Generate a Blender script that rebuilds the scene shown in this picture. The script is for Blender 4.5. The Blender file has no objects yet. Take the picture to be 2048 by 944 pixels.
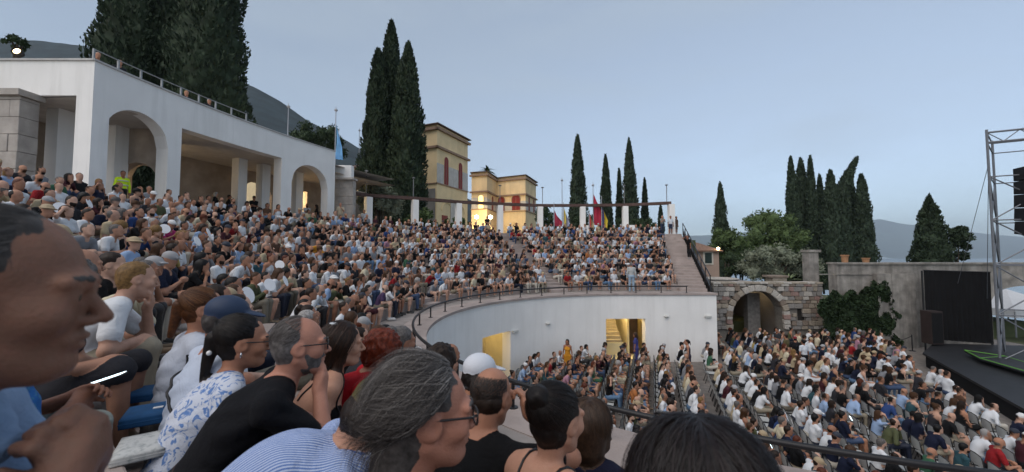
import bpy, bmesh, math, random
import numpy as np
from mathutils import Vector, Matrix, noise as mnoise
R = math.radians
rng = random.Random(7)
nrs = np.random.RandomState(11)
sc = bpy.context.scene
col = sc.collection

# ------------------------------------------------------------------ camera
F_PX, PITCH = 770.0, R(2.7)
cam_d = bpy.data.cameras.new('camera'); cam = bpy.data.objects.new('camera', cam_d); col.objects.link(cam)
cam_d.sensor_width = 36.0; cam_d.lens = 36.0 * F_PX / 2048.0
cam_d.clip_start = 0.05; cam_d.clip_end = 40000
cam_d.dof.use_dof = True; cam_d.dof.focus_distance = 9.0; cam_d.dof.aperture_fstop = 3.4
cam.rotation_euler = (R(90) + PITCH, 0, 0)
sc.camera = cam

# ------------------------------------------------------------------ sky, sun, exposure (dusk, sun just gone behind the hill)
SUN_AZ = R(-140)      # measured from +Y clockwise seen from above: behind and to the left of the camera
SUN_EL = R(12.0)
w = bpy.data.worlds.new('World'); sc.world = w; w.use_nodes = True
wn = w.node_tree.nodes; wl = w.node_tree.links
bg = wn['Background']
sky = wn.new('ShaderNodeTexSky'); sky.sky_type = 'NISHITA'; sky.sun_disc = False
sky.sun_elevation = SUN_EL; sky.sun_rotation = SUN_AZ
sky.air_density = 0.8; sky.dust_density = 0.3; sky.ozone_density = 3.0; sky.altitude = 100
hs_ = wn.new('ShaderNodeHueSaturation'); hs_.inputs['Saturation'].default_value = .66
wl.new(sky.outputs['Color'], hs_.inputs['Color']); 
_tc = wn.new('ShaderNodeTexCoord'); _mp = wn.new('ShaderNodeMapping'); _mp.inputs['Scale'].default_value = (1.2, 1.2, 4.5); _nz = wn.new('ShaderNodeTexNoise'); _nz.inputs['Scale'].default_value = 1.6; _nz.inputs['Detail'].default_value = 5; _nz.inputs['Distortion'].default_value = .6
_rp = wn.new('ShaderNodeMapRange'); _rp.inputs['From Min'].default_value = .42; _rp.inputs['From Max'].default_value = .78; _rp.inputs['To Min'].default_value = .48; _rp.inputs['To Max'].default_value = .72
_mx = wn.new('ShaderNodeMix'); _mx.data_type = 'RGBA'; _mx.inputs['B'].default_value = (2.05, 2.42, 2.82, 1)      # thin veil of evening cloud
wl.new(_tc.outputs['Generated'], _mp.inputs['Vector']); wl.new(_mp.outputs['Vector'], _nz.inputs['Vector']); wl.new(_nz.outputs['Fac'], _rp.inputs['Value']); wl.new(_rp.outputs['Result'], _mx.inputs['Factor'])
wl.new(hs_.outputs['Color'], _mx.inputs['A']); wl.new(_mx.outputs['Result'], bg.inputs['Color'])
bg.inputs['Strength'].default_value = 0.085
sun_d = bpy.data.lights.new('sun', 'SUN'); sun_d.energy = 0.85; sun_d.angle = R(70); sun_d.color = (1.0, 0.90, 0.81)
sun = bpy.data.objects.new('sun', sun_d); col.objects.link(sun)
_sd = Vector((math.sin(SUN_AZ) * math.cos(R(52)), math.cos(SUN_AZ) * math.cos(R(52)), math.sin(R(52))))
sun.rotation_euler = _sd.to_track_quat('Z', 'Y').to_euler()
sc.view_settings.view_transform = 'Standard'; sc.view_settings.look = 'None'
sc.view_settings.exposure = 1.46; sc.view_settings.gamma = 1.0
sc.cycles.use_denoising = True
sc.cycles.max_bounces = 6; sc.cycles.diffuse_bounces = 3; sc.cycles.glossy_bounces = 2; sc.cycles.transparent_max_bounces = 6
sc.cycles.volume_bounces = 0

# ------------------------------------------------------------------ projection helpers (photo pixels 2048 x 944)
cp, sp = math.cos(PITCH), math.sin(PITCH)
def ray(px, py):
    x, u = (px - 1024) / F_PX, (472 - py) / F_PX
    return Vector((x, cp - u * sp, sp + u * cp))
def at(px, py, Y):            # point on the pixel's ray at ground distance Y
    d = ray(px, py); return d * (Y / d.y)
def at_z(px, py, z):          # point on the pixel's ray at height z
    d = ray(px, py); return d * (z / d.z)
def proj(p):
    yc = p[1] * cp + p[2] * sp; zc = -p[1] * sp + p[2] * cp
    if yc < 1e-3: return (-9999, -9999, yc)
    return (1024 + F_PX * p[0] / yc, 472 - F_PX * zc / yc, yc)

# ------------------------------------------------------------------ materials
MATS = {}
def nd(nt, t, **kw):
    n = nt.nodes.new(t)
    for k, v in kw.items(): setattr(n, k, v)
    return n
def mat(name, rgb, rough=0.8, var=0.0, scale=3.0, bump=0.0, bscale=None, streak=False, metal=0.0, emit=None, estr=0.0, dirt=None, dscale=0.6, spec=0.3):
    """principled material: base colour with noise variation, optional stains (dirt colour) and bump"""
    if name in MATS: return MATS[name]
    m = bpy.data.materials.new(name); m.use_nodes = True; nt = m.node_tree; b = nt.nodes['Principled BSDF']
    b.inputs['Base Color'].default_value = (*rgb, 1); b.inputs['Roughness'].default_value = rough
    b.inputs['Metallic'].default_value = metal; b.inputs['Specular IOR Level'].default_value = spec
    tc = nd(nt, 'ShaderNodeTexCoord')
    c = None
    if var > 0:
        nz = nd(nt, 'ShaderNodeTexNoise'); nz.inputs['Scale'].default_value = scale; nz.inputs['Detail'].default_value = 6
        nt.links.new(tc.outputs['Object'], nz.inputs['Vector'])
        rp = nd(nt, 'ShaderNodeValToRGB')
        rp.color_ramp.elements[0].position = .3; rp.color_ramp.elements[1].position = .72
        rp.color_ramp.elements[0].color = (*[max(0, v * (1 - var)) for v in rgb], 1)
        rp.color_ramp.elements[1].color = (*[min(1, v * (1 + var)) for v in rgb], 1)
        nt.links.new(nz.outputs['Fac'], rp.inputs['Fac']); c = rp.outputs['Color']
    if dirt is not None:
        n2 = nd(nt, 'ShaderNodeTexNoise'); n2.inputs['Scale'].default_value = dscale; n2.inputs['Detail'].default_value = 8; n2.inputs['Roughness'].default_value = .65
        if streak:
            mp = nd(nt, 'ShaderNodeMapping'); mp.inputs['Scale'].default_value = (2.6, 2.6, .22); nt.links.new(tc.outputs['Object'], mp.inputs['Vector']); nt.links.new(mp.outputs['Vector'], n2.inputs['Vector'])
        else: nt.links.new(tc.outputs['Object'], n2.inputs['Vector'])
        r2 = nd(nt, 'ShaderNodeValToRGB'); r2.color_ramp.elements[0].position = .48; r2.color_ramp.elements[1].position = .72
        r2.color_ramp.elements[1].color = (.75, .75, .75, 1)
        nt.links.new(n2.outputs['Fac'], r2.inputs['Fac'])
        mx = nd(nt, 'ShaderNodeMix', data_type='RGBA'); mx.inputs['B'].default_value = (*dirt, 1)
        if c is None: mx.inputs['A'].default_value = (*rgb, 1)
        else: nt.links.new(c, mx.inputs['A'])
        nt.links.new(r2.outputs['Color'], mx.inputs['Factor']); c = mx.outputs['Result']
    if c is not None: nt.links.new(c, b.inputs['Base Color'])
    if bump > 0:
        n3 = nd(nt, 'ShaderNodeTexNoise'); n3.inputs['Scale'].default_value = bscale or scale * 6; n3.inputs['Detail'].default_value = 5
        nt.links.new(tc.outputs['Object'], n3.inputs['Vector'])
        bp = nd(nt, 'ShaderNodeBump'); bp.inputs['Strength'].default_value = bump; bp.inputs['Distance'].default_value = .02
        nt.links.new(n3.outputs['Fac'], bp.inputs['Height']); nt.links.new(bp.outputs['Normal'], b.inputs['Normal'])
    if emit is not None:
        b.inputs['Emission Color'].default_value = (*emit, 1); b.inputs['Emission Strength'].default_value = estr
    MATS[name] = m
    return m

# ------------------------------------------------------------------ object helpers
def tag(o, label=None, cat=None, group=None, kind=None):
    if label: o['label'] = label
    if cat: o['category'] = cat
    if group: o['group'] = group
    if kind: o['kind'] = kind
    return o
def empty(name, loc=(0, 0, 0), rz=0, parent=None):
    o = bpy.data.objects.new(name, None); col.objects.link(o); o.location = loc; o.rotation_euler = (0, 0, rz)
    o.empty_display_size = .1
    if parent: o.parent = parent
    return o
def link(name, me, m=None, parent=None, loc=None, rz=None):
    o = bpy.data.objects.new(name, me); col.objects.link(o)
    if m is not None and len(me.materials) == 0: me.materials.append(m)
    if parent is not None: o.parent = parent
    if loc is not None: o.location = loc
    if rz is not None: o.rotation_euler = (0, 0, rz)
    return o
class MB:
    """collects vertices and faces for one mesh"""
    def __init__(s): s.v = []; s.f = []
    def quadgrid(s, rows, closed=False):
        n = len(rows[0]); o = len(s.v)
        for r in rows: s.v += [tuple(p) for p in r]
        for i in range(len(rows) - 1):
            for j in range(n if closed else n - 1):
                k = (j + 1) % n
                s.f.append((o + i * n + j, o + i * n + k, o + (i + 1) * n + k, o + (i + 1) * n + j))
        return s
    def box(s, c, d, rz=0.0, rx=0.0, ry=0.0):
        M = Matrix.Translation(c) @ Matrix.Rotation(rz, 4, 'Z') @ Matrix.Rotation(ry, 4, 'Y') @ Matrix.Rotation(rx, 4, 'X')
        o = len(s.v)
        for z in (-.5, .5):
            for x, y in ((-.5, -.5), (.5, -.5), (.5, .5), (-.5, .5)):
                s.v.append(tuple(M @ Vector((x * d[0], y * d[1], z * d[2]))))
        for q in ((3, 2, 1, 0), (4, 5, 6, 7), (0, 1, 5, 4), (1, 2, 6, 5), (2, 3, 7, 6), (3, 0, 4, 7)): s.f.append(tuple(o + i for i in q))
        return s
    def hull8(s, bot, top):       # bot, top: 4 points each, counter-clockwise
        o = len(s.v); s.v += [tuple(p) for p in bot] + [tuple(p) for p in top]
        for q in ((3, 2, 1, 0), (4, 5, 6, 7), (0, 1, 5, 4), (1, 2, 6, 5), (2, 3, 7, 6), (3, 0, 4, 7)): s.f.append(tuple(o + i for i in q))
        return s
    def tube(s, pts, rad, n=8, cap=True):
        pts = [Vector(p) for p in pts]; rr = rad if isinstance(rad, (list, tuple)) else [rad] * len(pts)
        o = len(s.v); up = None
        for i, p in enumerate(pts):
            t = (pts[min(i + 1, len(pts) - 1)] - pts[max(i - 1, 0)]).normalized()
            if up is None:
                up = Vector((0, 0, 1)) if abs(t.z) < .9 else Vector((1, 0, 0))
            a = t.cross(up); a = a.normalized() if a.length > 1e-6 else Vector((1, 0, 0)); up = a.cross(t).normalized()
            for k in range(n):
                an = 2 * math.pi * k / n
                s.v.append(tuple(p + (a * math.cos(an) + up * math.sin(an)) * rr[i]))
        for i in range(len(pts) - 1):
            for k in range(n):
                q = (k + 1) % n
                s.f.append((o + i * n + k, o + i * n + q, o + (i + 1) * n + q, o + (i + 1) * n + k))
        if cap:
            s.f.append(tuple(o + k for k in range(n))[::-1]); e = o + (len(pts) - 1) * n
            s.f.append(tuple(e + k for k in range(n)))
        return s
    def lathe(s, prof, n=12, c=(0, 0, 0)):
        rows = []
        for r, z in prof: rows.append([(c[0] + r * math.cos(2 * math.pi * k / n), c[1] + r * math.sin(2 * math.pi * k / n), c[2] + z) for k in range(n)])
        return s.quadgrid(rows, True)
    def mesh(s, name='m', smooth=False):
        me = bpy.data.meshes.new(name); me.from_pydata(s.v, [], s.f); me.update()
        if smooth: me.polygons.foreach_set('use_smooth', [True] * len(me.polygons))
        return me
    def build(s, name, m=None, parent=None, loc=None, rz=None, smooth=False, fix=False):
        me = s.mesh(name, smooth)
        if fix:
            bm = bmesh.new(); bm.from_mesh(me); bmesh.ops.recalc_face_normals(bm, faces=bm.faces); bm.to_mesh(me); bm.free()
        return link(name, me, m, parent, loc, rz)
def bevel(o, wdt=.01, seg=2):
    md = o.modifiers.new('bevel', 'BEVEL'); md.width = wdt; md.segments = seg; md.limit_method = 'ANGLE'; return o
def fast_mesh(name, V, Fq, smooth=True):
    """numpy vertices and quads -> mesh"""
    me = bpy.data.meshes.new(name)
    nv, nf, k = len(V), len(Fq), Fq.shape[1]
    me.vertices.add(nv); me.vertices.foreach_set('co', np.ascontiguousarray(V, dtype=np.float32).ravel())
    me.loops.add(nf * k); me.loops.foreach_set('vertex_index', np.ascontiguousarray(Fq, dtype=np.int32).ravel())
    me.polygons.add(nf); me.polygons.foreach_set('loop_start', np.arange(0, nf * k, k, dtype=np.int32))
    try: me.polygons.foreach_set('loop_total', np.full(nf, k, dtype=np.int32))
    except Exception: pass
    me.update(calc_edges=True)
    if smooth: me.polygons.foreach_set('use_smooth', np.ones(nf, dtype=bool))
    me.validate(); return me

# ------------------------------------------------------------------ smooth solid modelling on a grid (used for people)
def surface_nets(f, xs, ys, zs):
    nx, ny, nz = f.shape
    s = f < 0
    P = np.zeros((nx - 1, ny - 1, nz - 1, 3)); N = np.zeros((nx - 1, ny - 1, nz - 1))
    ax = (xs, ys, zs)
    for a in range(3):
        sl0 = [slice(None)] * 3; sl1 = [slice(None)] * 3
        sl0[a] = slice(0, -1); sl1[a] = slice(1, None)
        f0, f1 = f[tuple(sl0)], f[tuple(sl1)]
        cr = s[tuple(sl0)] != s[tuple(sl1)]
        idx = np.argwhere(cr)
        if len(idx) == 0: continue
        v0 = f0[cr]; v1 = f1[cr]; t = v0 / (v0 - v1)
        pos = np.stack([xs[idx[:, 0]], ys[idx[:, 1]], zs[idx[:, 2]]], 1).astype(float)
        pos[:, a] = ax[a][idx[:, a]] * (1 - t) + ax[a][idx[:, a] + 1] * t
        o = [b for b in range(3) if b != a]
        for d0 in (0, -1):
            for d1 in (0, -1):
                c = idx.copy(); c[:, o[0]] += d0; c[:, o[1]] += d1
                ok = np.all(c >= 0, 1) & (c[:, 0] < nx - 1) & (c[:, 1] < ny - 1) & (c[:, 2] < nz - 1)
                cc = c[ok]
                np.add.at(P, (cc[:, 0], cc[:, 1], cc[:, 2]), pos[ok]); np.add.at(N, (cc[:, 0], cc[:, 1], cc[:, 2]), 1)
    act = N > 0
    ids = np.full(N.shape, -1, dtype=np.int64); ids[act] = np.arange(act.sum())
    V = P[act] / N[act][:, None]
    cells = np.argwhere(act)
    Q = []
    for a in range(3):
        sl0 = [slice(None)] * 3; sl1 = [slice(None)] * 3
        sl0[a] = slice(0, -1); sl1[a] = slice(1, None)
        cr = s[tuple(sl0)] != s[tuple(sl1)]
        idx = np.argwhere(cr); inside = s[tuple(sl0)][cr]
        o = [(1, 2), (2, 0), (0, 1)][a]
        ok = (idx[:, o[0]] > 0) & (idx[:, o[1]] > 0) & (idx[:, o[0]] < f.shape[o[0]] - 1) & (idx[:, o[1]] < f.shape[o[1]] - 1)
        idx = idx[ok]; inside = inside[ok]
        def cid(d0, d1):
            c = idx.copy(); c[:, o[0]] += d0; c[:, o[1]] += d1
            return ids[c[:, 0], c[:, 1], c[:, 2]]
        q = np.stack([cid(-1, -1), cid(0, -1), cid(0, 0), cid(-1, 0)], 1)
        q[~inside] = q[~inside][:, ::-1]
        Q.append(q)
    Q = np.concatenate(Q); Q = Q[np.all(Q >= 0, 1)]
    return V, Q, cells
TAGS = ('skin', 'shirt', 'pants', 'hair', 'shoe', 'cap')
class Solid:
    """a list of soft primitives blended into one skin"""
    def __init__(s): s.p = []
    def cone(s, a, b, ra, rb, tag, k=.03, flat=None): s.p.append(('c', np.array(a, float), np.array(b, float), ra, rb, tag, k, flat)); return s
    def ell(s, c, r, tag, k=.03, M=None, nz=0.0): s.p.append(('e', np.array(c, float), np.array(r, float), M, nz, tag, k)); return s
    def cut(s, c, r, k=.01, M=None): s.p.append(('x', np.array(c, float), np.array(r, float), M, 0, None, k)); return s
    def bounds(s):
        lo = np.full(3, 9.); hi = np.full(3, -9.)
        for p in s.p:
            if p[0] == 'c':
                for q, r in ((p[1], p[3]), (p[2], p[4])): lo = np.minimum(lo, q - r); hi = np.maximum(hi, q + r)
            elif p[0] == 'e':
                r = p[2].max(); lo = np.minimum(lo, p[1] - r); hi = np.maximum(hi, p[1] + r)
        return lo - .03, hi + .03
    def region(s, lo, hi, h):
        ax = [np.arange(lo[i], hi[i] + h, h) for i in range(3)]
        f = np.full([len(a) for a in ax], .25); raw = np.full(f.shape, .25); tg = np.zeros(f.shape, dtype=np.int8)
        for p in s.p:
            if p[0] == 'c': l = np.minimum(p[1] - p[3], p[2] - p[4]); u = np.maximum(p[1] + p[3], p[2] + p[4])
            else: rm = p[2].max(); l = p[1] - rm; u = p[1] + rm
            mg = max(p[6] * 1.2, 2.5 * h)
            i0 = [max(0, int((l[i] - mg - lo[i]) / h)) for i in range(3)]
            i1 = [min(len(ax[i]), int((u[i] + mg - lo[i]) / h) + 2) for i in range(3)]
            if any(i1[i] <= i0[i] for i in range(3)): continue
            sl = tuple(slice(i0[i], i1[i]) for i in range(3))
            X, Y, Z = np.meshgrid(ax[0][sl[0]], ax[1][sl[1]], ax[2][sl[2]], indexing='ij')
            if p[0] == 'c':
                a, b = p[1], p[2]; ba = b - a; L2 = max(1e-9, ba @ ba)
                X = X - a[0]; Y = Y - a[1]; Z = Z - a[2]
                t = np.clip((X * ba[0] + Y * ba[1] + Z * ba[2]) / L2, 0, 1)
                d = np.sqrt((X - t * ba[0]) ** 2 + (Y - t * ba[1]) ** 2 + (Z - t * ba[2]) ** 2) - (p[3] + (p[4] - p[3]) * t)
            else:
                q = np.stack([X - p[1][0], Y - p[1][1], Z - p[1][2]], -1)
                if p[3] is not None: q = q @ p[3]          # rows: world -> local
                k0 = np.sqrt(((q / p[2]) ** 2).sum(-1)); k1 = np.sqrt(((q / p[2] ** 2) ** 2).sum(-1)) + 1e-9
                d = k0 * (k0 - 1) / k1
                d = np.where(k0 < .2, -p[2].min() * .8, d)
                if p[4]:
                    d = d + p[4] * (np.sin(q[..., 0] * 95 + 3 * np.sin(q[..., 2] * 31)) * np.sin(q[..., 1] * 88 + 2 * np.sin(q[..., 0] * 40)) + .6 * np.sin(q[..., 2] * 60 + q[..., 1] * 130))
            k = p[6]; c = f[sl]
            if p[0] == 'x':
                hh = np.clip(.5 - .5 * (c + d) / k, 0, 1); f[sl] = c * (1 - hh) - d * hh + k * hh * (1 - hh); continue
            hh = np.clip(.5 + .5 * (c - d) / k, 0, 1)
            f[sl] = c * (1 - hh) + d * hh - k * hh * (1 - hh)
            r0 = raw[sl]; m = d < r0; r0[m] = d[m]; raw[sl] = r0
            t0 = tg[sl]; t0[m] = TAGS.index(p[5]); tg[sl] = t0
        V, Q, cells = surface_nets(f, *ax)
        vt = tg[cells[:, 0], cells[:, 1], cells[:, 2]]
        cnt = np.zeros((len(V), len(TAGS)))
        for dx in (0, 1):
            for dy in (0, 1):
                for dz in (0, 1):
                    np.add.at(cnt, (np.arange(len(V)), tg[cells[:, 0] + dx, cells[:, 1] + dy, cells[:, 2] + dz]), 1 / 8)
        return V, Q, cnt
    def grow(s, h, fine=()):
        """fine: list of (lo, hi, h) boxes meshed finer; the coarse skin is dropped there"""
        lo, hi = s.bounds(); V, Q, W = s.region(lo, hi, h)
        for (l, u, hf) in fine:
            l = np.array(l); u = np.array(u)
            c = V[Q].mean(1); ins = np.all((c > l + h * .9) & (c < u - h * .9), 1); Q = Q[~ins]
            v2, q2, w2 = s.region(l, u, hf)
            Q = np.concatenate([Q, q2 + len(V)]); V = np.concatenate([V, v2]); W = np.concatenate([W, w2])
        return V, Q, W
def set_masks(me, W):
    a = me.color_attributes.new('mask_a', 'FLOAT_COLOR', 'POINT'); b = me.color_attributes.new('mask_b', 'FLOAT_COLOR', 'POINT')
    A = np.ones((len(W), 4), dtype=np.float32); A[:, 0] = W[:, 1]; A[:, 1] = W[:, 2]; A[:, 2] = W[:, 3]
    B = np.ones((len(W), 4), dtype=np.float32); B[:, 0] = W[:, 4]; B[:, 1] = W[:, 5]; B[:, 2] = 0
    a.data.foreach_set('color', A.ravel()); b.data.foreach_set('color', B.ravel())
# ------------------------------------------------------------------ people
def rot(yaw=0, pitch=0, roll=0):
    """columns = forward (x), left (y), up (z); pitch > 0 looks down"""
    return np.array((Matrix.Rotation(yaw, 3, 'Z') @ Matrix.Rotation(pitch, 3, 'Y') @ Matrix.Rotation(roll, 3, 'X')))
def ik(S, T, l1, l2, pole):
    S, T, pole = np.array(S, float), np.array(T, float), np.array(pole, float)
    d = T - S; L = np.linalg.norm(d); L = min(max(L, abs(l1 - l2) + .02), (l1 + l2) * .995); u = d / np.linalg.norm(d)
    T = S + u * L
    a = (l1 * l1 - l2 * l2 + L * L) / (2 * L); h = math.sqrt(max(0, l1 * l1 - a * a))
    pv = pole - u * (pole @ u); pv /= max(1e-6, np.linalg.norm(pv))
    return S + u * a + pv * h, T
def hand(S, w, fdir, pdir, curl=.5, det=False, k=.012, side=1):
    """w wrist, fdir finger direction, pdir palm normal (the side fingers close towards)"""
    f = np.array(fdir, float); f /= np.linalg.norm(f); p = np.array(pdir, float); p -= f * (p @ f); p /= max(1e-6, np.linalg.norm(p)); l = np.cross(p, f) * side
    if not det:
        S.ell(w + f * .05, (.05, .045, .045), 'skin', .02); S.cone(w + f * .07, w + f * (.11) + p * .05 * curl, .034, .024, 'skin', .02); S.cone(w + f * .02, w + f * .06 - l * .05, .018, .013, 'skin', .015)
        return
    M = np.stack([f, l, p], 1)
    S.ell(w + f * .045, (.052, .042, .018), 'skin', .02, M)
    S.cone(w, w + f * .04, .027, .03, 'skin', .02)
    for i, (off, ln) in enumerate(((-.031, .072), (-.0105, .082), (.0105, .076), (.030, .060))):
        c = curl * (1 + .12 * i); b = w + f * .085 + l * off
        seg = ln / 2.2
        d1 = f * math.cos(c * .9) + p * math.sin(c * .9); d2 = f * math.cos(c * 2.0) + p * math.sin(c * 2.0); d3 = f * math.cos(c * 2.9) + p * math.sin(c * 2.9)
        q1 = b + d1 * seg; q2 = q1 + d2 * seg * .75; q3 = q2 + d3 * seg * .55
        S.cone(b - f * .01, q1, .0100, .0090, 'skin', k * .5); S.cone(q1, q2, .0090, .0082, 'skin', k * .4); S.cone(q2, q3, .0082, .0072, 'skin', k * .4)
    t0 = w + f * .022 - l * .026; t1 = t0 + f * .028 - l * .028 + p * .012; t2 = t1 + f * .032 - l * .006 + p * .014 * (1 + curl)
    S.cone(t0, t1, .015, .0115, 'skin', k); S.cone(t1, t2, .0112, .0085, 'skin', k * .5)
def head(S, c, M, hair, det, sex='m', beard=0):
    c = np.array(c, float)
    P = lambda x, y, z: c + M @ np.array((x, y, z))
    S.ell(P(-.012, 0, .030), (.098, .077, .092), 'skin', .02, M)
    S.ell(P(.030, 0, -.036), (.064, .058, .082), 'skin', .03, M)
    S.cone(P(-.03, .0, -.072), P(.042, 0, -.084), .046, .034, 'skin', .03)
    jw = .020 if sex == 'm' else .016
    S.ell(P(.074, 0, -.099), (.021, jw + .002, .018), 'skin', .022, M)
    S.cone(P(.089, 0, .014), P(.117, 0, -.028), .0075, .0105, 'skin', .012)
    for s in (1, -1): S.cone(P(-.006, s * .056, -.052), P(.058, s * .022, -.100), .018, .016, 'skin', .03)
    for s in (1, -1):
        S.ell(P(-.004, s * .078, -.006), (.026, .010, .033), 'skin', .008, M)
        if det:
            S.cut(P(.004, s * .089, -.004), (.014, .007, .018), .006, M)
            S.ell(P(.101, s * .011, -.034), (.011, .008, .008), 'skin', .008, M)
            S.cut(P(.103, s * .033, .006), (.019, .021, .012), .014, M)
            S.ell(P(.079, s * .032, .004), (.0145, .0155, .0125), 'skin', .003, M)
            S.cone(P(.082, s * .050, .024), P(.089, s * .016, .026), .009, .011, 'skin', .018)
            S.ell(P(.060, s * .048, -.025), (.030, .018, .022), 'skin', .03, M)
            S.cone(P(.089, s * .047, .031), P(.0985, s * .016, .030), .0032, .0042, 'hair', .004)
    if det:
        S.cone(P(.085, .021, -.062), P(.085, -.021, -.062), .0085, .0085, 'skin', .010); S.ell(P(.095, 0, -.0575), (.0095, .018, .0065), 'skin', .006, M)
        S.ell(P(.092, 0, -.0705), (.0095, .016, .0075), 'skin', .006, M); S.cut(P(.107, 0, -.0640), (.013, .024, .0022), .004, M)
    else:
        for s in (1, -1): S.cut(P(.106, s * .033, .006), (.020, .020, .011), .014, M)
    if beard:
        S.ell(P(.029, 0, -.047), (.0655, .0600, .0770), 'hair', .006, M, .0006); S.ell(P(.0745, 0, -.1005), (.0225, jw + .004, .0195), 'hair', .010, M, .0006)
        S.ell(P(.094, 0, -.049), (.0075, .020, .0045), 'hair', .006, M)
    nz = .0022 if det else .003
    if hair == 'mullet': S.cone(P(-.055, 0, .0), P(-.080, 0, -.125), .076, .060, 'hair', .03)
    if hair in ('short', 'long', 'bun', 'pony', 'bob', 'curly', 'mullet'):
        g = {'short': 0, 'curly': .026, 'long': .006, 'bob': .008}.get(hair, .002)
        S.ell(P(-.026, 0, .042), (.097 + g, .082 + g, .089 + g), 'hair', .012, M, nz * (3.2 if hair == 'curly' else 1))
        S.ell(P(-.050, 0, -.004), (.066 + g, .076 + g * .6, .082 + g), 'hair', .02, M, nz * (3.2 if hair == 'curly' else 1))
    elif hair == 'bald':
        S.ell(P(-.047, 0, -.012), (.066, .0785, .058), 'hair', .010, M, .001)
    elif hair == 'thin':
        S.ell(P(-.033, 0, .030), (.0905, .0805, .082), 'hair', .010, M, .001); S.ell(P(-.050, 0, -.01), (.064, .076, .070), 'hair', .02, M, .001)
    if hair == 'long':
        S.cone(P(-.060, 0, .02), P(-.085, 0, -.20), .085, .062, 'hair', .03)
        for s in (1, -1): S.cone(P(-.01, s * .070, .02), P(-.03, s * .072, -.20), .030, .026, 'hair', .03)
    if hair == 'bob':
        S.cone(P(-.055, 0, .0), P(-.055, 0, -.09), .088, .078, 'hair', .03)
        for s in (1, -1): S.cone(P(-.005, s * .070, .02), P(-.005, s * .070, -.085), .028, .026, 'hair', .03)
    if hair == 'bun': S.ell(P(-.112, 0, .092), (.046, .05, .046), 'hair', .010, M, nz)
    if hair == 'pony': S.ell(P(-.115, 0, .03), (.03, .032, .03), 'hair', .012, M); S.cone(P(-.13, 0, .02), P(-.15, 0, -.17), .036, .018, 'hair', .02)
    if hair in ('cap', 'capback'):
        S.ell(P(-.050, 0, -.008), (.066, .0775, .072), 'hair', .01, M, nz)
        S.ell(P(-.012, 0, .052), (.105, .087, .084), 'cap', .006, M)
        q = 1 if hair == 'cap' else -1
        S.ell(P(.118 * q - .01, 0, .048), (.070, .072, .010), 'cap', .012, M @ np.array(Matrix.Rotation(R(10 * q), 3, 'Y')))
    if hair == 'hat':
        S.ell(P(-.050, 0, -.008), (.066, .0775, .072), 'hair', .01, M, nz)
        S.ell(P(-.012, 0, .065), (.104, .088, .075), 'cap', .006, M); S.ell(P(-.01, 0, .045), (.175, .155, .012), 'cap', .02, M)
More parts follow.
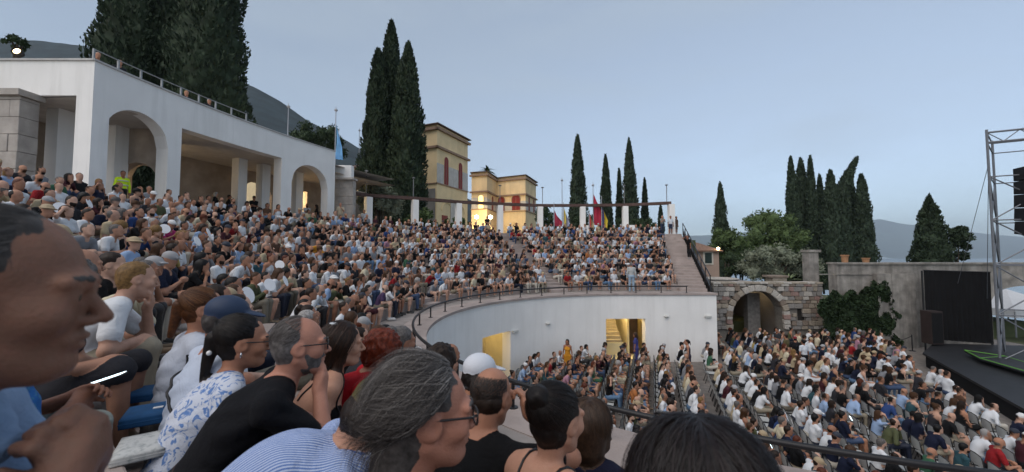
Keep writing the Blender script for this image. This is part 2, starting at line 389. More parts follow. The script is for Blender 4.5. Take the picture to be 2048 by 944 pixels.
def person(lean=20, slump=10, hyaw=0, hpitch=5, arms=('lap', 'lap'), sex='m', hair='short', sleeve='short', legs='shorts', foot=-.33, det=False, stand=False, beard=0, htgt=None, curls=(.5, .5), hdet=False, knee=.0, wide=1.0, pal=None, twist=0, hfd=None, strap=False, collar=False):
    S = Solid(); V = lambda *a: np.array(a, float)
    wm = (1.0 if sex == 'm' else .88) * wide
    Tw = rot(R(twist))
    L1, L2 = R(lean), R(lean + slump)
    d1 = V(math.sin(L1), 0, math.cos(L1)); d2 = V(math.sin(L2), 0, math.cos(L2))
    pel = V(0, 0, .10) if not stand else V(0, 0, .92)
    ab = pel + d1 * .14; ch = pel + d1 * .30; nb = ch + d2 * .20
    M1 = rot(0, L1); M2 = rot(R(twist), 0) @ rot(0, L2)
    S.ell(pel, (.135, .170 * wm, .120), 'pants' if legs != 'dress' else 'shirt', .04)
    S.ell(ab + V(.01, 0, 0), (.120, .150 * wm, .15), 'shirt', .05, M1)
    S.ell(ch + d2 * .02, (.122, .165 * wm, .17), 'skin' if strap else 'shirt', .06, M2)
    if sex == 'f': 
        for s in (1, -1): S.ell(ch + M2 @ V(.085, s * .07, .02), (.055, .06, .06), 'shirt', .04)
    sh = [nb + M2 @ V(-.005, s * .175 * wm, -.045) for s in (1, -1)]
    bare = sleeve == 'none'
    S.cone(sh[0], sh[1], .058, .058, 'skin' if bare and sex == 'f' else 'shirt', .06)
    S.cone(nb + M2 @ V(-.01, .09, -.015), nb + M2 @ V(-.01, -.09, -.015), .055, .055, 'skin' if bare and sex == 'f' else 'shirt', .05)
    if strap:
        S.ell(ch + d2 * -.05, (.128, .160 * wm, .12), 'shirt', .02, M2)
    if collar:
        for j in range(14):
            a_, b_ = 2 * math.pi * j / 14, 2 * math.pi * (j + 1) / 14; q_ = lambda t: nb + M2 @ V(.075 * math.cos(t) + .005, .075 * math.sin(t), .03 - .03 * math.cos(t)); S.cone(q_(a_), q_(b_), .014, .014, 'shirt', .01)
    # neck, head
    hM = rot(R(hyaw), R(hpitch))
    hc = nb + d2 * .05 + V(.022, 0, .135)
    S.cone(nb - d2 * .03, hc + hM @ V(-.025, 0, -.07), .060 if sex == 'm' else .050, .054 if sex == 'm' else .046, 'skin', .02)
    head(S, hc, hM, hair, det, sex, beard)
    key = dict(head=hc, hM=hM, sh=sh, nb=nb, M2=M2, ch=ch)
    # arms
    wr = []
    for i, s in enumerate((1, -1)):
        a = arms[i]
        pole = V(-.35, s * .6, -.7)
        if a == 'lap': T = V(.27, s * .07, .22)
        elif a == 'knees': T = V(.40, s * .12, .28)
        elif a == 'clasp': T = V(.42, s * .035, .27)
        elif a == 'chin': T = hc + hM @ V(.085, .03 * s, -.19); pole = V(.2, s * .5, -.9)
        elif a == 'phone': T = V(.36, s * .045, .40) if not stand else V(.3, s * .05, 1.3)
        elif a == 'fold': T = ch + M2 @ V(.17, -s * .09, -.08 + .03 * s)
        elif a == 'back': T = V(-.24, s * .26, .05); pole = V(-.6, s * .5, 0)
        elif a == 'side': T = V(.02, s * .27, .06) if not stand else V(.04, s * .25, .78)
        elif a == 'raise': T = hc + V(.06, s * .16, .03); pole = V(.3, s * .8, -.4)
        elif a == 'hip': T = pel + V(.03, s * .22, .08); pole = V(-.5, s, 0)
        else: T = np.array(a, float)
        E, Wp = ik(sh[i], T, .285, .255, pole); wr.append(Wp)
        ru = .050 if sex == 'm' else .042
        up_tag = 'skin' if bare else 'shirt'
        if sleeve == 'short':
            mid = sh[i] + (E - sh[i]) * .62
            S.cone(sh[i], mid, ru + .014, ru + .012, 'shirt', .03); S.cone(mid, E, ru - .004, ru - .010, 'skin', .012)
            S.cone(E, Wp, ru - .008, .027, 'skin', .02)
        elif sleeve == 'long':
            S.cone(sh[i], E, ru + .013, ru + .004, 'shirt', .03); S.cone(E, Wp, ru + .003, .034, 'shirt', .02)
        else:
            S.cone(sh[i], E, ru, ru - .010, 'skin', .03); S.cone(E, Wp, ru - .009, .026, 'skin', .02)
        fd = (Wp - E) / np.linalg.norm(Wp - E); pd = V(0, -s, -.3)
        if a == 'chin': fd = hM @ V(.12, -.35 * s, .85); pd = hM @ V(-1, 0, .3)
        if a in ('lap', 'knees', 'clasp'): fd = V(.55, -s * .55, -.35); pd = V(-.2, -s * .5, -.8)
        if hfd and hfd[i] is not None: fd, pd = [np.array(q, float) for q in hfd[i]]
        hand(S, Wp, fd, pd, curls[i], hdet, side=s)
    key['wr'] = wr
    # legs
    for i, s in enumerate((1, -1)):
        if stand:
            hip = pel + V(0, s * .085, -.02); kn = V(.02, s * .10, .50); an = V(-.02, s * .11, .09); fz = 0.0
        else:
            hip = pel + V(.02, s * .085, -.01); kn = V(.43, s * (.13 + knee), .15 + (.06 if foot > -.4 else .02)); an = V(.40 + .05 * (i - .5), s * (.12 + knee * .6), foot + .085); fz = foot
        lt = 'pants'
        if legs == 'dress' :
            S.cone(hip, kn, .092, .080, 'shirt', .06)
            if stand: S.cone(V(0, s * .05, .9), V(0, s * .07, .25), .11, .13, 'shirt', .06)
            S.cone(kn, an, .060 if not stand else .05, .036, 'skin', .02)
        elif legs == 'long':
            S.cone(hip, kn, .088, .066, 'pants', .04); S.cone(kn, an, .064, .050, 'pants', .03)
        else:
            m = hip + (kn - hip) * .78
            S.cone(hip, m, .090, .080, 'pants', .04); S.cone(m, kn, .066, .056, 'skin', .015); S.cone(kn, an + (kn - an) * .55, .055, .056, 'skin', .03); S.cone(an + (kn - an) * .6, an, .055, .036, 'skin', .02)
        tx = an + V(.17, s * .02, -.045); S.cone(an + V(-.04, 0, -.045), tx, .040, .034, 'shoe', .02)
        S.cone(an, an + V(-.01, 0, -.04), .042, .045, 'shoe', .02)
    return S, key

def hexc(h):
    h = h.lstrip('#'); v = [int(h[i:i + 2], 16) / 255 for i in (0, 2, 4)]
    return [((x + .055) / 1.055) ** 2.4 if x > .04 else x / 12.92 for x in v]
def person_material(name, from_mesh=False, pattern=None, c2=(.5, .5, .5)):
    m = bpy.data.materials.new(name); m.use_nodes = True; nt = m.node_tree; b = nt.nodes['Principled BSDF']; L = nt.links.new
    tc = nd(nt, 'ShaderNodeTexCoord')
    if from_mesh:
        a = nd(nt, 'ShaderNodeAttribute', attribute_name='tint'); base = a.outputs['Color']
        b.inputs['Roughness'].default_value = .8
    else:
        ma = nd(nt, 'ShaderNodeAttribute', attribute_name='mask_a'); mb = nd(nt, 'ShaderNodeAttribute', attribute_name='mask_b')
        sa = nd(nt, 'ShaderNodeSeparateColor'); sb = nd(nt, 'ShaderNodeSeparateColor'); L(ma.outputs['Color'], sa.inputs[0]); L(mb.outputs['Color'], sb.inputs[0])
        prev = nd(nt, 'ShaderNodeAttribute', attribute_name='skin_colour', attribute_type='OBJECT').outputs['Color']
        n1 = nd(nt, 'ShaderNodeTexNoise'); n1.inputs['Scale'].default_value = 14; n1.inputs['Detail'].default_value = 4; L(tc.outputs['Object'], n1.inputs['Vector'])
        nk = nd(nt, 'ShaderNodeTexNoise'); nk.inputs['Scale'].default_value = 70; nk.inputs['Detail'].default_value = 6; L(tc.outputs['Object'], nk.inputs['Vector'])
        rk = nd(nt, 'ShaderNodeMapRange'); rk.inputs['From Min'].default_value = .42; rk.inputs['From Max'].default_value = .75; rk.inputs['To Max'].default_value = .16; L(nk.outputs['Fac'], rk.inputs['Value'])
        mk = nd(nt, 'ShaderNodeMix', data_type='RGBA'); mk.inputs['B'].default_value = (.36, .13, .09, 1); L(rk.outputs['Result'], mk.inputs['Factor']); L(prev, mk.inputs['A']); prev = mk.outputs['Result']
        hv = nd(nt, 'ShaderNodeHueSaturation'); mr = nd(nt, 'ShaderNodeMapRange'); mr.inputs['From Min'].default_value = .3; mr.inputs['From Max'].default_value = .7; mr.inputs['To Min'].default_value = .88; mr.inputs['To Max'].default_value = 1.08
        L(n1.outputs['Fac'], mr.inputs['Value']); L(mr.outputs['Result'], hv.inputs['Value']); L(prev, hv.inputs['Color']); prev = hv.outputs['Color']
        for src, nm in ((sa.outputs[0], 'shirt_colour'), (sa.outputs[1], 'pants_colour'), (sa.outputs[2], 'hair_colour'), (sb.outputs[0], 'shoe_colour'), (sb.outputs[1], 'cap_colour')):
            c = nd(nt, 'ShaderNodeAttribute', attribute_name=nm, attribute_type='OBJECT')
            st = nd(nt, 'ShaderNodeMapRange'); st.interpolation_type = 'SMOOTHSTEP'; st.inputs['From Min'].default_value = .38; st.inputs['From Max'].default_value = .62; L(src, st.inputs['Value'])
            mx = nd(nt, 'ShaderNodeMix', data_type='RGBA'); L(st.outputs['Result'], mx.inputs['Factor']); L(prev, mx.inputs['A'])
            if nm == 'hair_colour':
                nz = nd(nt, 'ShaderNodeTexNoise'); nz.inputs['Scale'].default_value = 60; nz.inputs['Detail'].default_value = 3; L(tc.outputs['Object'], nz.inputs['Vector'])
                h2 = nd(nt, 'ShaderNodeHueSaturation'); m2 = nd(nt, 'ShaderNodeMapRange'); m2.inputs['From Min'].default_value = .3; m2.inputs['From Max'].default_value = .7; m2.inputs['To Min'].default_value = .6; m2.inputs['To Max'].default_value = 1.45
                L(nz.outputs['Fac'], m2.inputs['Value']); L(m2.outputs['Result'], h2.inputs['Value']); L(c.outputs['Color'], h2.inputs['Color']); L(h2.outputs['Color'], mx.inputs['B'])
            elif nm == 'shirt_colour' and pattern:
                pm_ = nd(nt, 'ShaderNodeMix', data_type='RGBA'); pm_.inputs['B'].default_value = (*c2, 1); L(c.outputs['Color'], pm_.inputs['A'])
                rp_ = nd(nt, 'ShaderNodeValToRGB')
                if pattern == 'stripes':
                    tx = nd(nt, 'ShaderNodeTexWave'); tx.bands_direction = 'Y'; tx.inputs['Scale'].default_value = 34; tx.inputs['Distortion'].default_value = .6; tx.inputs['Detail'].default_value = 1; tx.inputs['Detail Scale'].default_value = .3
                    rp_.color_ramp.elements[0].position = .45; rp_.color_ramp.elements[1].position = .6
                    L(tc.outputs['Object'], tx.inputs['Vector']); L(tx.outputs['Fac'], rp_.inputs['Fac'])
                else:
                    tx = nd(nt, 'ShaderNodeTexNoise'); tx.inputs['Scale'].default_value = 17; tx.inputs['Detail'].default_value = 2; tx.inputs['Distortion'].default_value = 2.6
                    rp_.color_ramp.elements[0].position = .53; rp_.color_ramp.elements[1].position = .60
                    L(tc.outputs['Object'], tx.inputs['Vector']); L(tx.outputs['Fac'], rp_.inputs['Fac'])
                L(rp_.outputs['Color'], pm_.inputs['Factor']); L(pm_.outputs['Result'], mx.inputs['B'])
            else: L(c.outputs['Color'], mx.inputs['B'])
            prev = mx.outputs['Result']
        base = prev
        rg = nd(nt, 'ShaderNodeMapRange'); rg.inputs['To Min'].default_value = .52; rg.inputs['To Max'].default_value = .88
        L(sa.outputs[0], rg.inputs['Value']); L(rg.outputs['Result'], b.inputs['Roughness'])
    L(base, b.inputs['Base Color']); b.inputs['Specular IOR Level'].default_value = .25
    n3 = nd(nt, 'ShaderNodeTexNoise'); n3.inputs['Scale'].default_value = 9; n3.inputs['Detail'].default_value = 5; n3.inputs['Distortion'].default_value = 1.2; L(tc.outputs['Object'], n3.inputs['Vector'])
    bp = nd(nt, 'ShaderNodeBump'); bp.inputs['Strength'].default_value = .5; bp.inputs['Distance'].default_value = .03
    if not from_mesh:
        mu = nd(nt, 'ShaderNodeMath', operation='MULTIPLY'); ad = nd(nt, 'ShaderNodeMath', operation='ADD'); L(sa.outputs[0], ad.inputs[0]); L(sa.outputs[1], ad.inputs[1])
        L(n3.outputs['Fac'], mu.inputs[0]); L(ad.outputs[0], mu.inputs[1])
        n4 = nd(nt, 'ShaderNodeTexNoise'); n4.inputs['Scale'].default_value = 160; n4.inputs['Detail'].default_value = 4; L(tc.outputs['Object'], n4.inputs['Vector']); m4 = nd(nt, 'ShaderNodeMath', operation='MULTIPLY_ADD'); L(n4.outputs['Fac'], m4.inputs[0]); m4.inputs[1].default_value = .10; L(mu.outputs[0], m4.inputs[2]); L(m4.outputs[0], bp.inputs['Height'])
        L(bp.outputs['Normal'], b.inputs['Normal'])
    return m
PERSON = person_material('person')
CROWD = person_material('crowd', True)
def tint(o, shirt, pants, hair, skin, shoe=(.5, .5, .5), cap=(.5, .5, .5)):
    for n, c in (('shirt', shirt), ('pants', pants), ('hair', hair), ('skin', skin), ('shoe', shoe), ('cap', cap)):
        o[n + '_colour'] = [float(x) for x in c][:3]
def person_mesh(name, h, fine=(), **kw):
    S, key = person(**kw)
    fb = []
    for f in fine:
        if f[0] == 'head': c = key['head']; fb.append((c - .165, c + .165, f[1]))
        elif f[0] == 'hand': c = key['wr'][f[2]]; fb.append((c - .15, c + .15, f[1]))
    V, Q, W = S.grow(h, fb)
    me = fast_mesh(name, V, Q); set_masks(me, W); me.materials.append(PERSON)
    return me, key, (V, Q, W)
# ------------------------------------------------------------------ the theatre: plan of a U around centre (CX, CY), open to the stage on the right
CX, CY, RW = 6.7, 12.5, 9.3
FLOOR, COPE, TERR = -6.0, -2.2, 1.76
NROW, DEP, RISE, R0 = 12, 0.9, 0.33, 11.0
def xend(r): return 10.0 + .31 * (r - 10.4)
def ulen(r, x1): return 1.6 + math.pi * r + (x1 - CX)
def upt(r, s, x1=None):
    """point on the U at offset r, s metres from its near end (near straight 1.6 m, half circle, far straight)"""
    if s < 1.6: return (CX + 1.6 - s, CY - r)
    s -= 1.6
    if s < math.pi * r:
        a = -math.pi / 2 - s / r
        return (CX + r * math.cos(a), CY + r * math.sin(a))
    return (CX + s - math.pi * r, CY + r)
stone = mat('pink_stone', (.36, .30, .275), .85, .22, 2.2, .35, 30, dirt=(.20, .175, .16), dscale=1.1)
stone2 = mat('paving_stone', (.31, .275, .255), .88, .2, 1.6, .3, 25, dirt=(.19, .17, .155), dscale=.7)
plaster = mat('white_plaster', (.80, .785, .76), .82, .05, .8, .2, 14, dirt=(.70, .685, .66), dscale=.9, streak=True)
plaster2 = mat('portico_plaster', (.77, .755, .735), .82, .05, .9, .12, 14, dirt=(.66, .645, .62), dscale=.9, streak=True)
yellowp = mat('yellow_plaster', (.74, .65, .40), .85, .1, 2, .1)
black = mat('black_steel', (.012, .012, .014), .42, .2, 6, 0, metal=.0, spec=.4)
dark_asphalt = mat('gravel_floor', (.20, .18, .165), .92, .25, 3.5, .5, 60, dirt=(.13, .12, .11), dscale=.35)

# ground, lake, hills
def hgt(x, y):
    h = -6.4
    if y > 35.6 and x < 17: h = 1.3 + .02 * (y - 35) * 0
    if x < -15 and y > -40: h = max(h, 1.3)
    if x >= 17 and y > 30: h = -5.2
    d = max(0, max(x - 40, y - 105)); h -= min(64, d * .45)
    h += min(60, max(0, -x - 60) * .25)
    return h
xs = sorted(set([-1500, -900, -500, -300, -160, -110, -80, -60, -45, -30, -22, -15.01, -14.99, -5, 5, 16.99, 17.01, 24, 32, 40, 50, 65, 90, 130, 180, 260, 400]))
ys = sorted(set([-60, -20, 0, 10, 20, 29.9, 30.1, 35.59, 35.61, 45, 60, 80, 105, 130, 180, 250, 320]))
g = MB(); g.quadgrid([[(x, y, hgt(x, y) + (.4 * math.sin(x * .7 + y) if abs(x) > 50 else 0)) for x in xs] for y in ys])
ground = g.build('ground', mat('earth_and_grass', (.07, .085, .04), .95, .4, .4, .4, 8, dirt=(.12, .10, .07), dscale=.2)); tag(ground, kind='structure')
fl = MB(); fl.quadgrid([[(x, y, FLOOR) for x in (-3.2, 8, 16, 24, 34)] for y in (2.5, 10, 18, 24, 29.5)])
tag(fl.build('orchestra_floor', dark_asphalt), kind='structure')
lk = MB(); lk.quadgrid([[(x, y, -72) for x in (-200, 400, 2000, 8000, 16000)] for y in (150, 1000, 4000, 12000)])
tag(lk.build('lake_water', mat('lake_water', (.10, .15, .20), .18, .1, .002, .2, .05, spec=.5)), kind='structure')
def ridge(name, pts, D, depth, m, z0, seed, amp, nu=160, nv=14):
    rows = []
    for j in range(nv):
        v = j / (nv - 1); row = []
        for i in range(nu):
            px = pts[0][0] + (pts[-1][0] - pts[0][0]) * i / (nu - 1)
            for (a, ya), (b, yb) in zip(pts[:-1], pts[1:]):
                if a <= px <= b: y = ya + (yb - ya) * (px - a) / (b - a); break
            top = at(px, y, D); f = 1 - v
            n = mnoise.fractal(Vector((px * .012 + seed, v * 3, seed)), 1.0, 2.0, 5)
            prof = f ** 1.15
            row.append((top.x * (1 - v * depth / D), D - v * depth, z0 + (top.z - z0) * prof + n * amp * (1.0 if j else .35)))
        rows.append(row)
    o = MB().quadgrid(rows).build(name, m, smooth=True); tag(o, kind='structure'); return o
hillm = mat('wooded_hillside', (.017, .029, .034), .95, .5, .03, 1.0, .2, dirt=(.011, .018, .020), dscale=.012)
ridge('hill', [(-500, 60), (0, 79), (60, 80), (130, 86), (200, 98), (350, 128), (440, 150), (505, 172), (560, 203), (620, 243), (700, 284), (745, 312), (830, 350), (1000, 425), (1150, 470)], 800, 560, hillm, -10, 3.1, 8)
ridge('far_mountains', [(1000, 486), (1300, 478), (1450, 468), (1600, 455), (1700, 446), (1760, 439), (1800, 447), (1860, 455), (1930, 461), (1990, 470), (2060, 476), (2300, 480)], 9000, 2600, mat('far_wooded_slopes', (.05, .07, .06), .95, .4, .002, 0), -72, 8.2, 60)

# retaining wall with two doorways (a strip wall: columns between inner and outer path)
def strip_wall(mb, path, segs, z1, th, n_per=.25, top=True):
    """path(u, off) -> xy; segs: (u0, u1, zb) with zb a number or function of u"""
    for (u0, u1, zb) in segs:
        n = max(1, int((u1 - u0) / n_per)); us = [u0 + (u1 - u0) * i / n for i in range(n + 1)]
        fz = zb if callable(zb) else (lambda u, z=zb: z)
        for a, b in zip(us[:-1], us[1:]):
            ia, ib, oa, ob = path(a, 0), path(b, 0), path(a, th), path(b, th)
            mb.hull8([(*ia, fz(a)), (*ib, fz(b)), (*ob, fz(b)), (*oa, fz(a))], [(*ia, z1), (*ib, z1), (*ob, z1), (*oa, z1)])
def clean(mb):      # drop the doubled inner faces between columns
    me = mb.mesh(); bm = bmesh.new(); bm.from_mesh(me); bmesh.ops.remove_doubles(bm, verts=bm.verts, dist=.0008)
    seen = {}; dele = []
    for f in bm.faces:
        k = tuple(sorted(v.index for v in f.verts)); 
        if k in seen: dele += [f, seen[k]]
        seen[k] = f
    bmesh.ops.delete(bm, geom=list(set(dele)), context='FACES')
    bmesh.ops.recalc_face_normals(bm, faces=bm.faces); bm.to_mesh(me); bm.free(); return me
XW = 11.5
LW = ulen(RW, XW)
def wpath(s, off): 
    p = upt(RW, s)
    if s < 1.6: return (p[0], p[1] - off)
    if s > 1.6 + math.pi * RW: return (p[0], p[1] + off)
    d = Vector((p[0] - CX, p[1] - CY)).normalized(); return (p[0] + d.x * off, p[1] + d.y * off)
def s_of_px(px, z, lo=None, hi=None):
    best = None
    for i in range(2400):
        s = LW * i / 2400; p = upt(RW, s)
        if p[1] < CY - 1: continue
        e = abs(proj((p[0], p[1], z))[0] - px)
        if p[0] > CX - 9.2 and (best is None or e < best[0]): best = (e, s)
    return best[1]
sA, sB = s_of_px(965, -4.5), s_of_px(1021, -4.5)
sC, sD = s_of_px(1212, -4.5), s_of_px(1291, -4.5)
wall = empty('retaining_wall', (CX, CY, FLOOR)); tag(wall, 'curved white plastered wall below the seating with two doorways', 'wall')
def put(o, parent):
    o.parent = parent; o.matrix_parent_inverse = Matrix.Translation(parent.location).inverted() if parent.rotation_euler.z == 0 else parent.matrix_basis.inverted(); return o
mb = MB(); strip_wall(mb, wpath, [(0, sA, FLOOR), (sA, sB, -3.72), (sB, sC, FLOOR), (sC, sD, -3.62), (sD, LW, FLOOR)], COPE - .1, .55, .3)
put(link('wall_face', clean(mb), plaster), wall)
mb = MB(); strip_wall(mb, lambda s, o: wpath(s, o - .07), [(0, LW + .05, COPE - .1)], COPE, .85, .4); put(link('coping', clean(mb), stone), wall)
# rooms behind the doorways
def room(x0, x1, y0, y1, z0, z1, m):
    mb = MB(); q = lambda *p: (mb.v.extend(p), mb.f.append(tuple(range(len(mb.v) - 4, len(mb.v)))))
    q((x0, y1, z0), (x1, y1, z0), (x1, y1, z1), (x0, y1, z1)); q((x0, y0, z0), (x0, y1, z0), (x0, y1, z1), (x0, y0, z1)); q((x1, y0, z0), (x1, y1, z0), (x1, y1, z1), (x1, y0, z1))
    q((x0, y0, z1), (x1, y0, z1), (x1, y1, z1), (x0, y1, z1)); q((x0, y0, z0 + .006), (x1, y0, z0 + .006), (x1, y1, z0 + .006), (x0, y1, z0 + .006)); return mb
pC, pD = upt(RW, sC), upt(RW, sD)
put(room(pC[0] - .5, pD[0] + .5, CY + RW + .56, CY + RW + 3.9, FLOOR, -3.0, yellowp).build('stair_hall', yellowp), wall)
for k in range(8):
    put(MB().box((pC[0] + .55, CY + RW + 1.2 + .28 * k, -5.35 + .17 * k - .5), (1.5, .28, 1.0 + .17)).build('stair_step', mat('stair_stone', (.42, .36, .25), .8, .15)), wall)
put(MB().box((pC[0] + .55, CY + RW + 1.1, -5.6), (1.5, .1, .8)).build('stair_base', yellowp), wall)
put(MB().box((pD[0] - .55, CY + RW + 2.6, -4.75), (.12, 2.4, 2.5)).build('stair_hall_wall', yellowp), wall)
put(MB().box((pD[0] - .18, CY + RW + 1.6, -4.9), (.5, .06, 2.1)).build('open_door_leaf', mat('dark_wood', (.05, .03, .02), .6, .3)), wall)
def lamp_point(name, loc, e, c=(1, .78, .45), r=.08):
    d = bpy.data.lights.new(name, 'POINT'); d.energy = e; d.color = c; d.shadow_soft_size = r
    o = bpy.data.objects.new(name, d); col.objects.link(o); o.location = loc; return o
warm = mat('warm_lamp_glass', (.9, .8, .6), .4, emit=(1, .74, .38), estr=9)
def bulb(name, label, loc, r, e, group=None, m=None):
    o = MB().lathe([(.001, -r), (r * .7, -r * .7), (r, 0), (r * .7, r * .7), (.001, r)], 10).build(name, m or warm, loc=loc, smooth=True); tag(o, label, 'lamp', group)
    if e: l = lamp_point('lamp_light', (0, 0, -r - .05), e); l.parent = o
    return o
bulb('ceiling_lamp', 'warm ceiling lamp inside the stair doorway of the white wall', (pC[0] + 1.3, CY + RW + 1.4, -3.15), .09, 26)
pA, pB = wpath(sA, .5), wpath(sB, .5)
am = ((pA[0] + pB[0]) / 2, (pA[1] + pB[1]) / 2); dn = Vector((am[0] - CX, am[1] - CY)).normalized()
mb = MB()
bk = [(am[0] + dn.x * 1.6 + dn.y * w, am[1] + dn.y * 1.6 - dn.x * w) for w in (-1.6, 1.6)]; fr = [(am[0] + dn.x * .08 + dn.y * w, am[1] + dn.y * .08 - dn.x * w) for w in (-1.6, 1.6)]
for a, b in ((bk[0], bk[1]), (fr[0], bk[0]), (fr[1], bk[1])):
    mb.v += [(*a, FLOOR), (*b, FLOOR), (*b, -3.3), (*a, -3.3)]; mb.f.append(tuple(range(len(mb.v) - 4, len(mb.v))))
mb.v += [(*fr[0], -3.3), (*fr[1], -3.3), (*bk[1], -3.3), (*bk[0], -3.3)]; mb.f.append(tuple(range(len(mb.v) - 4, len(mb.v))))
put(mb.build('passage_lining', yellowp), wall)
bulb('passage_lamp', 'warm lamp over the smaller doorway of the white wall', (am[0] + dn.x * .9, am[1] + dn.y * .9, -3.55), .07, 12)
# lamps and signs on the white wall
lampm = mat('lamp_housing', (.55, .55, .52), .5)
for px, py, lab in ((1029, 660, 'flat wall light beside the smaller doorway'), (1095, 645, 'round wall light between the two doorways'), (1332, 631, 'round wall light beside the stair doorway'), (1415, 631, 'flat wall light near the end of the white wall')):
    s = s_of_px(px, -3.4); p = wpath(s, -.001); d = Vector((CX - p[0], CY - p[1])).normalized() if s < 1.6 + math.pi * RW else Vector((0, -1))
    z = -(py - 508) / F_PX * p[1]
    o = empty('wall_lamp', (p[0] + d.x * .06, p[1] + d.y * .06, z), math.atan2(d.y, d.x) - math.pi / 2); tag(o, lab + ' on the white wall', 'wall lamp')
    if 'flat' in lab: MB().box((0, 0, 0), (.36, .12, .09)).build('housing', lampm, o); MB().box((0, .0, -.06), (.30, .08, .02)).build('diffuser', mat('lamp_diffuser', (.7, .7, .66), .4), o)
    else: MB().lathe([(.001, -.08), (.10, -.05), (.14, 0), (.13, .04), (.001, .06)], 12).build('housing', lampm, o); MB().box((0, -.02, .02), (.08, .1, .06)).build('bracket', black, o)

# seating terrace: stone slabs row by row
terrace = empty('seating_terrace', (CX, CY, COPE)); tag(terrace, kind='structure')
AISLES = [R(112), R(160), R(205)]        # polar angle around the centre
def in_aisle(p, half=.6):
    a = math.atan2(p[1] - CY, p[0] - CX) % (2 * math.pi); r = math.hypot(p[0] - CX, p[1] - CY)
    if p[0] >= CX: return False
    return any(abs(a - q) * r < half for q in AISLES)
def rowz(i): return COPE + RISE * (i + 1)
mb = MB(); strip_wall(mb, lambda s, o: (lambda p, d: (p[0] + d[0] * o, p[1] + d[1] * o))(upt(9.9, s), ((0, -1) if s < 1.6 else (0, 1) if s > 1.6 + math.pi * 9.9 else tuple(Vector((upt(9.9, s)[0] - CX, upt(9.9, s)[1] - CY)).normalized()))), [(0, ulen(9.9, 11.4), COPE - .5)], COPE - .012, 1.4, .5)
put(link('walkway', clean(mb), stone2), terrace)
def uoff(r, s, off):
    p = upt(r, s)
    if s < 1.6: d = (0, -1)
    elif s > 1.6 + math.pi * r: d = (0, 1)
    else: d = ((p[0] - CX) / r, (p[1] - CY) / r)
    return (p[0] + d[0] * off, p[1] + d[1] * off)
for i in range(NROW):
    r = R0 + DEP * i; L = ulen(r, xend(r)); ln = 1.55 if i < 6 else 7.0
    n = int(L / ln); z = rowz(i)
    for k in range(n):
        a, b = L * k / n + .004, L * (k + 1) / n - .004
        dz = rng.uniform(-.006, .006); m_ = MB(); sub = 2 if i < 6 else 8
        us = [a + (b - a) * q / sub for q in range(sub + 1)]
        for q in range(sub):
            A, B = us[q], us[q + 1]
            m_.hull8([(*uoff(r, A, 0), z - .40), (*uoff(r, B, 0), z - .40), (*uoff(r, B, DEP + .03), z - .40), (*uoff(r, A, DEP + .03), z - .40)], [(*uoff(r, A, -.025), z + dz), (*uoff(r, B, -.025), z + dz), (*uoff(r, B, DEP + .03), z + dz), (*uoff(r, A, DEP + .03), z + dz)])
        o = put(link('seat_slab', clean(m_), stone), terrace)
        if math.hypot(*uoff(r, a, .4)) < 7: bevel(o, .012, 2)
    for q in AISLES:
        for hh in (0,):
            c = (CX + (r - .22) * math.cos(q), CY + (r - .22) * math.sin(q))
            put(MB().box((c[0], c[1], z - RISE / 2 - .1), (.44, 1.1, .2), q).build('aisle_step', stone), terrace)
# upper terrace behind the rows
RT = R0 + DEP * NROW
mb = MB(); n = 60; L = ulen(RT, 15)
mb.quadgrid([[(*uoff(RT, L * i / n, o), TERR - .004) for i in range(n + 1)] for o in (-.1, 1.5, 3.4)])
mb.quadgrid([[(x0_ + (CX - math.sqrt(max(0, (RT + .3) ** 2 - (y - CY) ** 2)) - x0_) * f, y, TERR - .010) for f in (0, .4, .8, 1)] for y in (2, 5, 8, 11, 14, 17, 20, 23, 26, 29, 32, 34) for x0_ in (-30,)])
tag(mb.build('upper_terrace_paving', stone2), kind='structure')

# stair at the far end of the rows
stair = empty('stone_staircase', (10.7, 22.9, COPE)); tag(stair, 'wide pink stone staircase at the end of the far seating rows', 'staircase')
sv = Vector((3.4, 11.1)); sl = sv.length; sd = sv / sl; sn = Vector((sd.y, -sd.x)); NS = 24
for k in range(NS):
    c = Vector((10.75, 22.95)) + sd * (sl * (k + .5) / NS); z1 = COPE + (TERR - COPE) * (k + 1) / NS
    put(MB().box((c.x, c.y, z1 - .35), (1.5, sl / NS + .03, .70), math.atan2(sd.y, sd.x) - math.pi / 2).build('step', stone), stair)
hr = empty('stair_handrail', (11.6, 22.7, COPE)); tag(hr, 'black steel handrail with bars beside the far stone staircase', 'handrail')
e0 = Vector((10.75, 22.8)) + sn * .85; e1 = e0 + sd * sl
P3 = lambda t, h: (e0.x + (e1.x - e0.x) * t, e0.y + (e1.y - e0.y) * t, COPE + (TERR - COPE) * t + h)
put(MB().tube([P3(0, .95), P3(1, .95)], .035, 8).build('top_rail', black), hr); put(MB().tube([P3(0, .5), P3(1, .5)], .02, 6).build('middle_rail', black), hr)
put(MB().hull8([P3(0, -.3), P3(1, -.3), tuple(Vector(P3(1, -.3)) + Vector((.08, 0, 0))), tuple(Vector(P3(0, -.3)) + Vector((.08, 0, 0)))], [P3(0, .26), P3(1, .26), tuple(Vector(P3(1, .26)) + Vector((.08, 0, 0))), tuple(Vector(P3(0, .26)) + Vector((.08, 0, 0)))]).build('stringer', black, fix=True), hr)
for k in range(9): put(MB().tube([P3(k / 8, -.1), P3(k / 8, .96)], .03, 6).build('post', black), hr)

